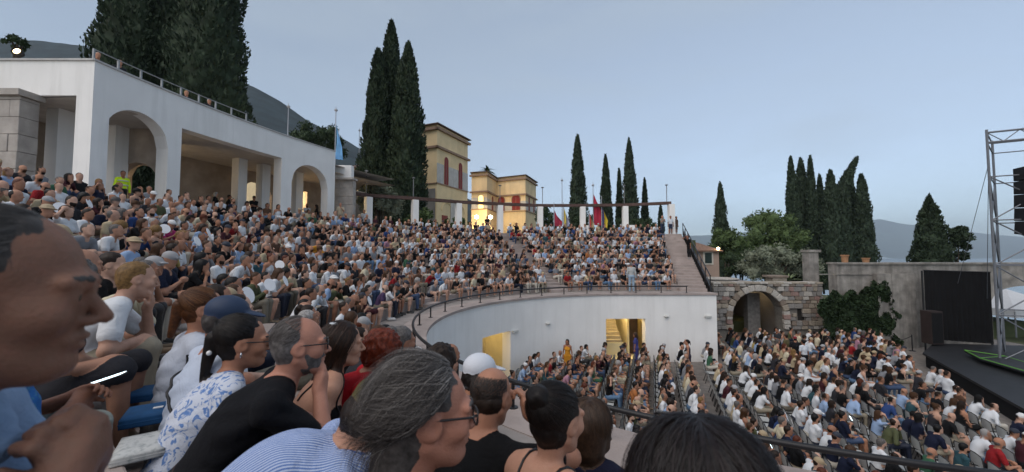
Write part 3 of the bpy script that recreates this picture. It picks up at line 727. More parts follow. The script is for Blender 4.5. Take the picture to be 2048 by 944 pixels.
# black railing on the coping
rail = empty('curved_railing', (CX, CY, COPE)); tag(rail, 'low black steel railing curving along the wall coping', 'railing')
RR = RW + .28; LR = ulen(RR, 10.0)
put(MB().tube([(*upt(RR, s), COPE + .37) for s in [LR * i / 110 for i in range(111)]], .034, 8).build('top_rail', black, smooth=True), rail)
npost = 25
for k in range(npost):
    s = .35 + (LR - .4) * k / (npost - 1); p = upt(RR, s)
    m_ = MB().tube([(0, 0, .0), (0, 0, .36)], .025, 10); m_.lathe([(.001, .016), (.07, .014), (.075, 0)], 14)
    o = put(m_.build('post', black), rail); o.location = Vector((p[0], p[1], COPE)) - Vector((0, 0, 0))
    o.matrix_parent_inverse = Matrix.Translation(rail.location).inverted()
# ------------------------------------------------------------------ white portico on the upper terrace
def fx(Y): return -15.4 + .061 * (Y - 13.5) + .01365 * (Y - 13.5) ** 2
def fpath(u, off):
    t = Vector((.061 + .0273 * (u - 13.5), 1)).normalized(); return (fx(u) - t.y * off, u + t.x * off)
def y_of_px(px, z=4.0):
    lo, hi = 12.0, 34.0
    for _ in range(50):
        m_ = (lo + hi) / 2
        if proj((fx(m_), m_, z))[0] < px: lo = m_
        else: hi = m_
    return (lo + hi) / 2
PT = 7.12
y0, ya, yb, yc, yd, ye, yf, yg = [y_of_px(p) for p in (181, 207, 335, 361, 562, 583, 655, 669)]
def arch(u0, u1, ztop):
    c, r = (u0 + u1) / 2, (u1 - u0) / 2
    return lambda u: ztop - r + math.sqrt(max(0, r * r - (u - c) ** 2)) if abs(u - c) < r * .9999 else ztop - r
portico = empty('portico', (fx(y0), y0, TERR)); tag(portico, 'long white portico with arches and wide openings above the seating', 'portico')
mb = MB(); strip_wall(mb, fpath, [(y0, ya, TERR), (ya, yb, arch(ya, yb, 5.80)), (yb, yc, TERR), (yc, yd, 5.72), (yd, ye, TERR), (ye, yf, arch(ye, yf, 5.72)), (yf, yg, TERR)], PT, .6, .12)
put(link('facade', clean(mb), plaster2), portico)
XR = -21.0; xk = [at(px, 300, y0).x for px in (147, 60)]
mb = MB(); strip_wall(mb, lambda u, o: (-u, y0 + o), [(-fx(y0) + .003, -xk[0], TERR), (-xk[0], -xk[1], 5.82), (-xk[1], -XR, 5.82)], PT - .003, .6, .4)
put(link('end_facade', clean(mb), plaster2), portico)
mb = MB(); strip_wall(mb, lambda u, o: fpath(u, o - .05), [(y0 - .05, yg, PT)], PT + .07, .7, .3); put(link('parapet_cap', clean(mb), mat('cap_stone', (.42, .41, .40), .8, .15)), portico)
put(MB().box(((fx(y0) + XR) / 2, y0 + .28, PT + .034), (fx(y0) - XR, .68, .07)).build('end_cap', MATS['cap_stone']), portico)
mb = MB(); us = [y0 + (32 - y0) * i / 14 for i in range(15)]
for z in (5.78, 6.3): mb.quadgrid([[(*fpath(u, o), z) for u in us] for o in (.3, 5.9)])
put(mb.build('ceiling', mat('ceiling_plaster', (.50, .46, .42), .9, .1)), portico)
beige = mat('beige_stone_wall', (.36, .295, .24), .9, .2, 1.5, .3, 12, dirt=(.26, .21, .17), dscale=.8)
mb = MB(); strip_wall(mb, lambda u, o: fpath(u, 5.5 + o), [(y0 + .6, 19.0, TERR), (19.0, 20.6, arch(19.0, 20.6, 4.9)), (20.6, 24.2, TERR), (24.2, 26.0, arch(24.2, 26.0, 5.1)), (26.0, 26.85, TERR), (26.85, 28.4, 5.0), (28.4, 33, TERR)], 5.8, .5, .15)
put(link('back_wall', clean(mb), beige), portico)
for u in ((y0 + ya) / 2 + .9, yb + .15, yc + 1.6, yd - .3, ye + .4, yf):
    c = fpath(u, 2.9); put(MB().box((c[0], c[1], (TERR + 5.79) / 2), (.55, .55, 5.79 - TERR), math.atan(.061 + .0273 * (u - 13.5)) * -1).build('inner_pillar', plaster2), portico)
# dark end wall with an arch, stone pier and stone blocks at the portico's ends
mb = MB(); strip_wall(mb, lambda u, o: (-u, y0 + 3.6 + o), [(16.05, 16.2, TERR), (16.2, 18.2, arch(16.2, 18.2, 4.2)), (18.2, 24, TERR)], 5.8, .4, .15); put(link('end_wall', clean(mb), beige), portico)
def block_wall(root, x0, x1, y, z0, z1, bh, bl, m, depth=.4, axis='x'):
    """courses of squared blocks with recessed joints, each block a part"""
    z = z0; r = 0
    while z < z1 - .05:
        h = min(bh, z1 - z); x = x0 - (bl * .5 if r % 2 else 0)
        while x < x1:
            a, b = max(x, x0), min(x + bl, x1)
            if b - a > .06:
                j = rng.uniform(-.012, .012)
                put(bevel(MB().box(((a + b) / 2, y + depth / 2 + j, z + h / 2), (b - a - .012, depth, h - .012)).build('stone_block', m), .012, 1), root)
            x += bl
        z += h; r += 1
bst = mat('pale_stone_block', (.38, .345, .315), .9, .2, 2.5, .4, 30, dirt=(.28, .25, .22), dscale=1.3)
pier = empty('stone_pier', (-18.4, 13.0, TERR)); tag(pier, 'pale stone block pier with a cornice at the left end of the portico', 'pier')
xp0, xp1 = at(-80, 300, 13.4).x, at(34, 300, 13.4).x
block_wall(pier, xp0, xp1, 13.4, TERR, 5.6, .62, 1.1, bst, .58); put(MB().box(((xp0 + xp1) / 2, 13.66, 5.72), (xp1 - xp0 + .2, .8, .22)).build('cornice', bst), pier)
bay = empty('stone_end_bay', (*fpath(yg + .7, 0), TERR)); tag(bay, 'low stone block bay with white lintel right of the last arch', 'wall')
pq = [at(px, 400, 27.6) for px in (669, 706)]
block_wall(bay, pq[0].x - .1, pq[1].x, 27.6, TERR, 5.35, .6, .9, bst, .5); put(MB().box(((pq[0].x + pq[1].x) / 2 - .05, 27.75, 5.42), (pq[1].x - pq[0].x + .3, .8, .14)).build('ledge', bst), bay)
put(MB().box(((pq[0].x + pq[1].x) / 2 - .15, 27.9, 5.97), (pq[1].x - pq[0].x - .1, .5, .95)).build('white_lintel', plaster2), bay)
# lit room behind the portico
lit = empty('lit_room', (*fpath(27.6, 7.4), TERR)); tag(lit, 'warmly lit room with chairs seen through the portico', 'room')
c = fpath(27.6, 6.0); cb = fpath(27.6, 8.6)
lw = mat('cream_room_wall', (.70, .58, .36), .9, .1)
mb = MB(); strip_wall(mb, lambda u, o: fpath(u, 8.6 + o), [(25.5, 30.5, TERR)], 5.6, .1, 1); put(link('room_wall', clean(mb), lw), lit)
for u in (25.6, 30.4):
    a, b = fpath(u, 6.05), fpath(u, 8.6); mb = MB(); mb.hull8([(a[0], a[1], TERR), (a[0], a[1] + .1, TERR), (b[0], b[1] + .1, TERR), (b[0], b[1], TERR)], [(a[0], a[1], 5.6), (a[0], a[1] + .1, 5.6), (b[0], b[1] + .1, 5.6), (b[0], b[1], 5.6)]); put(mb.build('room_side', lw, fix=True), lit)
cq = fpath(27.7, 6.9)
for dx in (-.4, .35):
    mb = MB(); wd = MATS['dark_wood']
    for ax, ay in ((0, 0), (.4, 0), (0, .4), (.4, .4)): mb.box((cq[0] + ax, cq[1] + dx + ay, TERR + (.45 if ax else .24)), (.04, .04, .9 if ax else .46))
    mb.box((cq[0] + .2, cq[1] + dx + .2, TERR + .46), (.44, .44, .04)); mb.box((cq[0] + .4, cq[1] + dx + .2, TERR + .8), (.03, .44, .08)); mb.box((cq[0] + .4, cq[1] + dx + .2, TERR + .66), (.03, .44, .05))
    tag(mb.build('wooden_chair', wd), 'dark wooden chair standing in the lit room ' + ('near' if dx < 0 else 'far') + ' side', 'chair')
lq = fpath(27.6, 7.4); bulb('room_lamp', 'bright hanging lamp in the lit room behind the portico', (lq[0], lq[1], 4.9), .12, 260)
bulb('portico_wall_lamp', 'small warm lamp inside the portico behind the first arch', (*fpath(17.6, 5.2), 4.1), .07, 30)
# roof railing, floodlight
rr = empty('roof_railing', (*fpath(y0, .4), PT)); tag(rr, 'thin grey railing along the portico roof edge', 'railing')
grey = mat('grey_steel', (.25, .26, .27), .5, .1, 8, metal=.3)
uE = y_of_px(505, PT)
put(MB().tube([(*fpath(y0 + .3 + (uE - y0 - .3) * i / 20, .45), PT + .62) for i in range(21)], .022, 6).build('top_rail', grey), rr)
for i in range(9):
    u = y0 + .3 + (uE - y0 - .3) * i / 8; put(MB().box((*fpath(u, .45), PT + .33), (.06, .06, .62)).build('post', grey), rr)
fl_ = at(30, 103, y0 + .4); fo = empty('floodlight', (fl_.x, fl_.y, PT + .07)); tag(fo, 'lit floodlight lamp on the portico roof corner', 'lamp')
put(MB().lathe([(.001, -.16), (.10, -.14), (.17, .04), (.17, .08)], 14, (0, 0, 0)).build('housing', black, smooth=True), fo)
fo.children[0].location = fl_ + Vector((0, .1, .02)); fo.children[0].rotation_euler = (R(75), 0, R(15))
k = put(MB().lathe([(.001, .07), (.11, .07)], 14).build('lens', mat('floodlight_lens', (1, .9, .7), .4, emit=(1, .74, .40), estr=3)), fo); k.location = fl_ + Vector((0, .1, .02)); k.rotation_euler = (R(75), 0, R(15))
put(MB().box((fl_.x, fl_.y + .1, PT + .15), (.05, .05, .3)).build('bracket', black), fo)

# ------------------------------------------------------------------ pergola of white pillars and brown beam, with lamp posts and flags
rust = mat('rusty_brown_beam', (.085, .05, .042), .7, .3, 4, .2)
pts = [(700, 386), (737, 391), (830, 397), (917, 404), (1000, 408), (1080, 411), (1165, 411), (1250, 410), (1342, 406)]
BZ = 4.72
P = [at_z(px, py, BZ) for px, py in pts]
perg = empty('pergola', (P[4].x, P[4].y, TERR)); tag(perg, 'brown beam on white pillars above the far seating rows', 'pergola')
bp_ = [Vector((p.x, p.y, BZ)) for p in P]
mb = MB()
for a, b in zip(bp_[:-1], bp_[1:]):
    d = (b - a); mb.box((a + b) / 2 , (d.length + .05, .34, .26), math.atan2(d.y, d.x))
put(mb.build('beam', rust), perg)
for i, p in enumerate(bp_[1:]):
    px = pts[i + 1][0]; a = math.atan2(p.y - CY, p.x - CX) if p.x < CX else math.pi / 2
    mb = MB().box((p.x, p.y, (TERR + BZ - .13) / 2), (.5, .5, BZ - .13 - TERR), a)
    if px in (1165, 1250): mb.box((p.x + .55, p.y - .1, TERR + .5), (.7, .5, 1.0), a)
    put(mb.build('pillar', plaster), perg)
lm = mat('lamp_post_grey', (.18, .18, .19), .5)
for px, ty, lab in ((733, 343, 'first'), (827, 357, 'second'), (1000, 372, 'third'), (1085, 376, 'fourth'), (1248, 372, 'fifth'), (1333, 371, 'sixth')):
    # the post stands on the beam
    q = min(range(len(bp_)), key=lambda i: abs(proj(bp_[i])[0] - px)); b = bp_[q]; top = at(px, ty, b.y)
    o = empty('lamp_post', (top.x, b.y, BZ + .13)); tag(o, f'slim grey lamp post on the pergola beam, {lab} from the portico', 'lamp post')
    put(MB().tube([(top.x, b.y, BZ + .1), (top.x, b.y, top.z)], .035, 6).build('post', lm), o)
    put(MB().lathe([(.001, -.03), (.10, 0), (.16, .05), (.05, .11), (.001, .12)], 10, (top.x, b.y, top.z)).build('lamp_head', lm), o)
def flag(px, py_top, py_bot, Y, cols, lab, w=.9, fl0=None, fl1=None, ball=True):
    t = at(px, py_top, Y); b = at(px, py_bot, Y); o = empty('flagpole', (t.x, Y, b.z)); tag(o, lab, 'flagpole')
    put(MB().tube([(t.x, Y, b.z), (t.x, Y, t.z)], [.05, .03], 8).build('pole', mat('pole_paint', (.32, .33, .36), .5)), o)
    if ball: put(MB().lathe([(.001, -.12), (.12, -.03), (.14, .03), (.08, .12), (.02, .14), (.02, .3), (.001, .32)], 8, (t.x, Y, t.z + .05)).build('finial', MATS['pole_paint']), o)
    if not cols: return
    za, zb = at(px, fl0, Y).z, at(px, fl1, Y).z
    n = len(cols)
    for k, c in enumerate(cols):
        mb = MB(); rows = []
        for i in range(13):
            z = za + (zb - za) * i / 12; row = []
            for j in range(5):
                s_ = (k + j / 4) / n; f = min(1, .25 + i / 9)
                x = t.x + .05 + w * s_ * f * .55; y = Y + .16 * math.sin(s_ * 9 + i * .35) * f
                row.append((x, y, z - .5 * s_ * (1 - i / 14)))
            rows.append(row)
        put(mb.quadgrid(rows).build('flag_cloth', mat('flag_%s' % ''.join('%02d' % int(v * 99) for v in c), c, .8, .1), smooth=True), o)
flag(672, 222, 330, 30, [(.16, .36, .62)], 'pale blue flag hanging from a tall pole beyond the portico', 1.0, 250, 318)
flag(577, 215, 300, 30, [], 'bare flagpole with ball finial behind the portico roof')
flag(719, 262, 320, 48, [], 'thin bare pole beside the three big cypresses')
flag(1124, 362, 450, 39, [], 'tall thin bare pole behind the middle of the pergola')
flag(1108, 405, 455, 37.0, [(.32, .03, .06)], 'dark red flag hanging behind the pergola', 1.3, 420, 452, False)
flag(1127, 405, 458, 37.2, [(.62, .48, .10), (.28, .30, .45)], 'yellow and violet flag hanging behind the pergola', .9, 415, 457, False)
flag(1186, 372, 458, 37.4, [(.42, .03, .06)], 'bright red flag on a tall pole behind the pergola', 1.5, 388, 450)
flag(1178, 420, 458, 36.6, [(.42, .06, .05), (.45, .36, .2)], 'patterned red banner between two white pergola pillars', .7, 424, 457, False)
flag(1203, 392, 460, 37.2, [(.05, .06, .14), (.62, .46, .05)], 'dark blue and yellow flag behind the pergola', .9, 410, 456, False)

# ------------------------------------------------------------------ villa: tower and lower house
ochre = mat('ochre_plaster', (.80, .61, .36), .9, .1, .6, .15, 8, dirt=(.62, .46, .27), dscale=.4, streak=True)
corn = mat('brown_cornice', (.30, .20, .145), .85, .15)
whites = mat('white_stone_panel', (.52, .49, .46), .85, .12, 1.5)
redsh = mat('red_shutter', (.22, .028, .025), .6, .15, 5)
rooft = mat('roof_tiles_dark', (.13, .085, .07), .9, .3, 2, .4)
greyp = mat('grey_render', (.25, .23, .21), .9, .2, .8)
def facade(root, A, B, z0, z1, wins, bands, dado=None, blind=(), base=None):
    """A->B wall line; wins: (u centre, width, z bottom, z top, arched); bands: cornice heights"""
    A, B = Vector(A), Vector(B); d = (B - A); L = d.length; d /= L; n = Vector((d.y, -d.x))
    if n.dot(Vector((0, -1))) < 0 and n.dot(Vector((1, -.3))) < 0: n = -n
    ang = math.atan2(d.y, d.x); W = lambda u, o, z: (A.x + d.x * u + n.x * o, A.y + d.y * u + n.y * o, z)
    for z, t, o in bands: put(MB().box(W(L / 2, o / 2 - .02, z), (L + o * 2, o + .04, t), ang).build('cornice', corn), root)
    if dado:
        za, zb = dado; us = [0] + [w for u, ww, b, t, a in sorted(wins) if a for w in (u - ww / 2, u + ww / 2)] + [L]
        for a, b in zip(us[0::2], us[1::2]):
            n_ = max(1, int((b - a) / .9))
            for k in range(n_): 
                x0_, x1_ = a + (b - a) * k / n_, a + (b - a) * (k + 1) / n_
                put(MB().box(W((x0_ + x1_) / 2, .02, (za + zb) / 2), (x1_ - x0_ - .02, .08, zb - za), ang).build('white_panel', whites), root)
    def arched(u, w, zb, zt, o, th, name, m):
        pts_ = [(u - w / 2, zb), (u + w / 2, zb)] + [(u + w / 2 * math.cos(R(q)), zt - w / 2 + w / 2 * math.sin(R(q))) for q in range(0, 181, 15)]
        mb = MB(); k = len(pts_); mb.v = [W(a, o, z) for a, z in pts_] + [W(a, o + th, z) for a, z in pts_]
        mb.f = [tuple(range(k)), tuple(range(k, 2 * k))] + [(i, (i + 1) % k, k + (i + 1) % k, k + i) for i in range(k)]
        return put(mb.build(name, m, fix=True), root)
    for u, w, b, t, a in wins:
        if a:
            arched(u, w + .3, b, t + .15, .0, .06, 'window_surround', corn if a == 2 else ochre); arched(u, w, b + .02, t, .03, .06, 'shutter', redsh)
            put(MB().box(W(u, .065, (b + t) / 2 - .15), (.05, .08, t - b - .4), ang).build('shutter_joint', corn), root)
        elif a is None: arched(u, w + .3, b, t + .15, .0, .06, 'window_surround', ochre); arched(u, w, b + .02, t, .03, .06, 'lit_window', a_glow)
        else: put(MB().box(W(u, .03, (b + t) / 2), (w, .1, t - b), ang).build('window', redsh), root)
    for u, w, b, t in blind:
        for s in range(0, 180, 12):
            p, q = R(s), R(s + 12)
            zc = t - w / 2
            a_, b_ = W(u + w / 2 * math.cos(p), .04, zc + w / 2 * math.sin(p)), W(u + w / 2 * math.cos(q), .04, zc + w / 2 * math.sin(q))
            mbx.tube([a_, b_], .09, 5)
a_glow = mat('lit_window_glass', (.8, .6, .3), .4, emit=(1, .62, .2), estr=.9)
def prism(name, poly, z0, z1, m, root):
    mb = MB(); k = len(poly); mb.v = [(x, y, z0) for x, y in poly] + [(x, y, z1) for x, y in poly]
    mb.f = [tuple(range(k))[::-1], tuple(range(k, 2 * k))] + [(i, (i + 1) % k, k + (i + 1) % k, k + i) for i in range(k)]
    return put(mb.build(name, m, fix=True), root)
def hip(name, poly, z, h, over, m, root):
    c = Vector((sum(p[0] for p in poly) / len(poly), sum(p[1] for p in poly) / len(poly)))
    o_ = [(p[0] + (p[0] - c.x) / (Vector(p) - c).length * over, p[1] + (p[1] - c.y) / (Vector(p) - c).length * over) for p in poly]
    t_ = [(c.x + (p[0] - c.x) * .15, c.y + (p[1] - c.y) * .15) for p in poly]
    mb = MB(); k = len(poly); mb.v = [(*p, z) for p in o_] + [(*p, z + .12) for p in o_] + [(*p, z + h) for p in t_]
    mb.f = [tuple(range(k))[::-1], tuple(range(2 * k, 3 * k))] + [(r_ * k + i, r_ * k + (i + 1) % k, (r_ + 1) * k + (i + 1) % k, (r_ + 1) * k + i) for r_ in (0, 1) for i in range(k)]
    return put(mb.build(name, m, fix=True), root)
T0 = at(873, 400, 50); T1 = at(935, 400, 57.2); T0, T1 = Vector((T0.x, T0.y)), Vector((T1.x, T1.y)); td = (T1 - T0); tn = Vector((-td.y, td.x)).normalized(); TL = td.length
tower = empty('villa_tower', (T0.x, T0.y, 1.3)); tag(tower, 'tall ochre villa tower with red arched shutters beside the cypresses', 'building')
poly = [tuple(T0), tuple(T1), tuple(T1 + tn * 8), tuple(T0 + tn * 8)]
ZT = 17.1
prism('wall', poly, 1.0, ZT, ochre, tower); hip('roof', poly, ZT, 1.0, .55, rooft, tower)
mbx = MB()
zz = lambda py, Y: (508 - py) / F_PX * Y
bands = [(ZT - .55, .32, .35), (ZT - 3.0, .28, .3), (9.3, .14, .14)]
facade(tower, T0, T1, 1, ZT, [(TL * .27, .95, 9.4, 13.2, 1), (TL * .73, .95, 9.4, 13.2, 1), (TL * .24, 1.3, 1.4, 5.2, 0)], bands, (9.4, 12.0), [(TL * .30, 2.4, 4, 7.0), (TL * .74, 2.4, 4, 7.0)])
facade(tower, T0 + tn * 8, T0, 1, ZT, [], bands)
put(mbx.build('blind_arches', ochre), tower)
put(MB().box((*(T0 + td * .5 + Vector((td.y, -td.x)).normalized() * .08), 4.6), (TL * .18, .1, 6.0), math.atan2(td.y, td.x)).build('white_pilaster', whites), tower)
prism('grey_base', [tuple(T0 + tn * .2 + Vector((-.12, -.08))), tuple(T0 + tn * 7.6 + Vector((-.12, -.08))), tuple(T0 + tn * 7.6 + Vector((.3, .2))), tuple(T0 + tn * .2 + Vector((.3, .2)))], 1.0, 8.6, greyp, tower)
# lower house
villa = empty('villa_house', (-1, 72, 1.3)); tag(villa, 'low ochre villa house with red arched windows and lit arches', 'building')
V0 = at(990, 400, 72); V1 = at(1051, 400, 69); V2 = at(1072, 400, 76)
a, b, c = Vector((V0.x, V0.y)), Vector((V1.x, V1.y)), Vector((V2.x, V2.y)); nn = Vector((-(b - a).y, (b - a).x)).normalized(); dd = (b - a).normalized()
ZV = 14.2
prism('wall', [tuple(a), tuple(b), tuple(c), tuple(c - dd * 12), tuple(a + nn * 9)], 1.0, ZV, ochre, villa); hip('roof', [tuple(a - dd * .2), tuple(b), tuple(c), tuple(a + nn * 9)], ZV + .02, .9, .5, rooft, villa)
mbx = MB(); bb = [(ZV - .5, .3, .3), (ZV - 3.4, .26, .28), (7.8, .14, .14)]; LL = (b - a).length
facade(villa, a, b, 1, ZV, [(LL * .22, 1.3, 8.0, 10.6, 2), (LL * .70, 1.6, 8.0, 10.8, 2)], bb, (8.0, 9.6), [(LL * .2, 2.6, 3, 5.6), (LL * .66, 3.0, 3, 5.8)])
facade(villa, b, c, 1, ZV, [((c - b).length * .3, .9, 8.0, 10.6, 1), ((c - b).length * .75, .9, 8.0, 10.6, 1)], bb, (8.0, 9.6), [((c - b).length * .5, 2.2, 3, 5.6)])
W0 = at(943, 400, 67); W1 = at(974, 400, 66); p, q = Vector((W0.x, W0.y)), Vector((W1.x, W1.y)); r_ = a + (a - b) * .02 + dd * .3
prism('wing_wall', [tuple(p), tuple(q), tuple(a + dd * .4), tuple(p + Vector((0, 9)))], 1.0, ZV - .01, ochre, villa); hip('wing_roof', [tuple(p), tuple(q), tuple(a + dd * .4), tuple(p + Vector((0, 9)))], ZV + .01, .8, .45, rooft, villa)
lw_ = (q - p).length
facade(villa, p, q, 1, ZV, [(lw_ * .62, .9, 7.9, 10.2, None)], bb, (7.9, 9.8), [])
facade(villa, q, a + dd * .4, 1, ZV, [((a - q).length * .5, .9, 7.9, 10.4, 1)], bb, (7.9, 9.6), [])
facade(villa, p, q, 1, ZV, [(lw_ * .12, 1.1, 2.4, 5.0, None), (lw_ * 1.05, 1.2, 2.4, 5.0, None)], [], None, [])
put(mbx.build('blind_arches', ochre), villa)
for px, lab in ((953, 'nearer the tower'), (981, 'nearer the flat ochre front')):
    l = at(px, 434, 62); bulb('villa_lamp', 'glowing round lamp before the villa arches, ' + lab, (l.x, l.y, l.z), .32, 420, None, mat('globe_lamp_glass', (1, .9, .7), .4, emit=(1, .78, .42), estr=10))
    put(MB().tube([(l.x, l.y, 1.3), (l.x, l.y, l.z - .4)], .06, 6).build('lamp_stem', lm), villa)
an = empty('garden_annex', (-24, 62, 1.3)); tag(an, 'low ochre annex roof between the portico and the big cypresses', 'building')
A0, A1 = at(690, 350, 58), at(726, 350, 58); prism('wall', [(A0.x, 58), (A1.x, 58), (A1.x, 66), (A0.x, 66)], 1, zz(335, 58), ochre, an); hip('roof', [(A0.x, 58), (A1.x, 58), (A1.x, 66), (A0.x, 66)], zz(335, 58), 1.4, .5, rooft, an)
put(MB().box((A0.x + 1.2, 57.98, zz(352, 58)), (.8, .1, 1.3)).build('shutter', redsh), an)

# ------------------------------------------------------------------ small house, stone gate wall, concrete wall on the right
hs = empty('gate_house', (20.5, 40, -5)); tag(hs, 'small pinkish house with a tiled roof and green shutter behind the staircase', 'house')
H0, H1 = at(1372, 520, 38), at(1438, 520, 38); pk = mat('pink_plaster', (.42, .30, .235), .9, .1, 1, .1)
hp_ = [(H0.x, 38), (H1.x, 38), (H1.x + 1.2, 44), (H0.x - 1, 44)]; ztop = zz(503, 38)
prism('wall', hp_, -5.2, ztop, pk, hs); hip('roof', hp_, ztop, 1.1, .45, mat('terracotta_tiles', (.20, .12, .085), .9, .35, 6, .5, 30), hs)
wp = at(1416, 516, 37.97)
wf = put(MB().box((wp.x, 37.96, wp.z), (.98, .1, 1.3)).build('window_frame', mat('cream_trim', (.62, .57, .48), .8, .05)), hs)
sh_ = put(MB().box((wp.x, 37.90, wp.z), (.66, .06, 1.0)).build('shutter', mat('green_shutter', (.035, .055, .05), .7, .2, 9)), hs)
for k in range(9): put(MB().box((wp.x, 37.865, wp.z - .42 + k * .105), (.6, .03, .05), 0, R(25)).build('slat', MATS['green_shutter']), hs)
lp = at(1436.5, 497, 37.7); bulb('house_lamp', 'warm lamp on the corner of the small pinkish house', (lp.x, 37.7, lp.z), .14, 40)
# stone gate wall, stone by stone
rub = [mat('rubble_%s' % n, c, .92, .25, 5, .6, 30, dirt=(c[0] * .7, c[1] * .7, c[2] * .7), dscale=3) for n, c in (('grey', (.23, .215, .20)), ('buff', (.32, .275, .22)), ('pale', (.42, .39, .35)), ('rose', (.28, .185, .16)), ('brown', (.22, .175, .14)))]
GY = 26.4
gx0, gx1 = at(1426, 620, GY).x, at(1646, 620, GY).x; gc = at(1515, 620, GY).x; gr = (at(1567, 620, GY).x - at(1463, 620, GY).x) / 2; gt = zz(567, GY); ga = zz(581, GY) - gr
gate = empty('stone_gate_wall', (gc, GY, FLOOR)); tag(gate, 'rubble stone wall with a round arched gateway at the far end of the floor', 'wall')
mort = mat('mortar', (.19, .175, .155), .95, .2, 6, .3)
mb = MB(); strip_wall(mb, lambda u, o: (u, GY + .06 + o), [(gx0, gc - gr - .02, FLOOR), (gc - gr - .02, gc + gr + .02, lambda u: ga + math.sqrt(max(0, (gr + .02) ** 2 - (u - gc) ** 2))), (gc + gr + .02, gx1, FLOOR)], gt - .04, .8, .12); put(link('mortar_core', clean(mb), mort), gate)
def stone_mesh(seed):
    r_ = random.Random(seed); bm = bmesh.new(); bmesh.ops.create_cube(bm, size=1.0)
    for v in bm.verts:
        v.co.x += r_.uniform(-.07, .07); v.co.z += r_.uniform(-.09, .09); v.co.y += r_.uniform(-.05, .05)
    bmesh.ops.bevel(bm, geom=bm.edges[:], offset=.09, segments=1, affect='EDGES'); me = bpy.data.meshes.new('stone'); bm.to_mesh(me); bm.free(); return me
SM = [[stone_mesh(i) for i in range(5)] for _ in rub]
for j, l_ in enumerate(SM):
    for me in l_: me.materials.append(rub[j])
def stone_at(x, z, w_, h_, root, ry=0, j=None, y=GY):
    j = rng.choices(range(5), (5, 4, 2, 1.5, 2))[0] if j is None else j
    o = link('stone', SM[j][rng.randrange(5)], None, root); o.matrix_parent_inverse = Matrix.Translation(root.location).inverted()
    o.location = (x, y + rng.uniform(.0, .05), z); o.scale = (w_, .26, h_); o.rotation_euler = (0, ry + rng.uniform(-.03, .03), 0)
z = FLOOR + .9
while z < gt - .08:
    h_ = rng.uniform(.22, .36); h_ = min(h_, gt - z); x = gx0
    while x < gx1 - .1:
        w_ = min(rng.uniform(.28, .62), gx1 - x); cx_ = x + w_ / 2; zc = z + h_ / 2
        dx_ = max(0, abs(cx_ - gc)); inside = (zc < ga and dx_ < gr + .30 + w_ / 2) or (zc >= ga and math.hypot(dx_, zc - ga) < gr + .38 + .3 * h_)
        slit = abs(cx_ - at(1602, 620, GY).x) < .30 and zz(640, GY) < zc < zz(612, GY)
        if not inside and not slit: stone_at(cx_, zc, w_ - .03, h_ - .03, gate)
        x += w_
    z += h_
for k in range(15):
    an_ = R(6 + 168 * k / 14); stone_at(gc + (gr + .2) * math.cos(an_), ga + (gr + .2) * math.sin(an_), .40, .38, gate, -an_, rng.choice((1, 2, 2, 4)), GY - .03)
z = FLOOR + .9
while z < ga - .05:
    for s in (-1, 1): stone_at(gc + s * (gr + .18), z + .17, .36 + .1 * rng.random(), .31, gate, 0, rng.choice((1, 2, 3)), GY - .03)
    z += .34
put(MB().box((at(1602, 620, GY).x, GY + .05, zz(626, GY)), (.42, .04, .9)).build('slit_window', mat('dark_recess', (.02, .018, .016), .9)), gate)
put(MB().box((at(1433, 620, GY).x, GY - .01, zz(618, GY)), (.3, .1, 1.1)).build('slit_window', MATS['dark_recess']), gate)
n_ = 14
for k in range(n_):
    a_, b_ = gx0 + (gx1 - gx0) * k / n_, gx0 + (gx1 - gx0) * (k + 1) / n_
    put(bevel(MB().box(((a_ + b_) / 2, GY + .35, gt + .05), (b_ - a_ - .02, .95, .12 + .02 * rng.random())).build('cap_slab', rub[1 if k % 3 else 2]), .015, 1), gate)
# passage behind the gateway
ps = empty('gate_passage', (gc, GY + 4, FLOOR)); tag(ps, 'dim rendered passage seen through the stone archway', 'passage')
pm = mat('passage_render', (.20, .185, .18), .95, .2, .8, .2)
put(room(gc - gr - .6, gc + gr + .8, GY + .9, GY + 8, FLOOR, gt - .15, pm).build('passage_walls', pm), ps)
put(MB().box((gc + gr * .55, GY + 2.2, (FLOOR + gt) / 2 - .4), (.9, .5, gt - FLOOR - .8)).build('passage_pier', rub[0]), ps)
ls = at(1497, 588, GY + 3.2); tag(MB().box((ls.x, GY + 3.2, gt - .35), (.9, .12, .08)).build('strip_lamp', mat('dim_strip_lamp', (1, .8, .5), .4, emit=(1, .70, .35), estr=2.0)), 'dim warm strip lamp under the stone archway vault', 'lamp'); lamp_point('strip_light', (ls.x, GY + 3.1, gt - .5), 9)
# planter, low column and plants above the gate
bs = empty('stone_fountain_basin', (at(1428, 560, 31).x, 31, -5)); tag(bs, 'round pale stone basin rim on top of the gate wall', 'basin')
put(MB().lathe([(.6, -.05), (1.5, .0), (1.65, .16), (1.5, .2), (1.3, .1), (.001, .05)], 20, (at(1432, 560, 31).x, 31, zz(560, 31))).build('rim', rub[2], smooth=False), bs)
put(MB().lathe([(.9, 0), (1.0, 2.2)], 14, (at(1432, 560, 31).x, 31, -4.3)).build('pedestal', rub[1]), bs)
bx_ = at(1552, 556, 28); o = empty('stone_block_pedestal', (bx_.x, 28, -2.5)); tag(o, 'short stone pedestal with a slab top above the archway', 'pedestal')
put(MB().box((bx_.x, 28, zz(562, 28)), (1.0, .8, .6)).build('shaft', rub[1]), o); put(bevel(MB().box((bx_.x - .05, 28, zz(552, 28)), (1.3, 1.0, .16)).build('slab', rub[4]), .03), o)
cl = at(1621, 530, 30); o = empty('stone_column', (cl.x, 30, -5)); tag(o, 'square weathered stone column standing behind the gate wall', 'column')
cs_ = mat('weathered_concrete', (.27, .25, .225), .92, .35, 2.2, .8, 9, dirt=(.11, .10, .09), dscale=.8, streak=True)
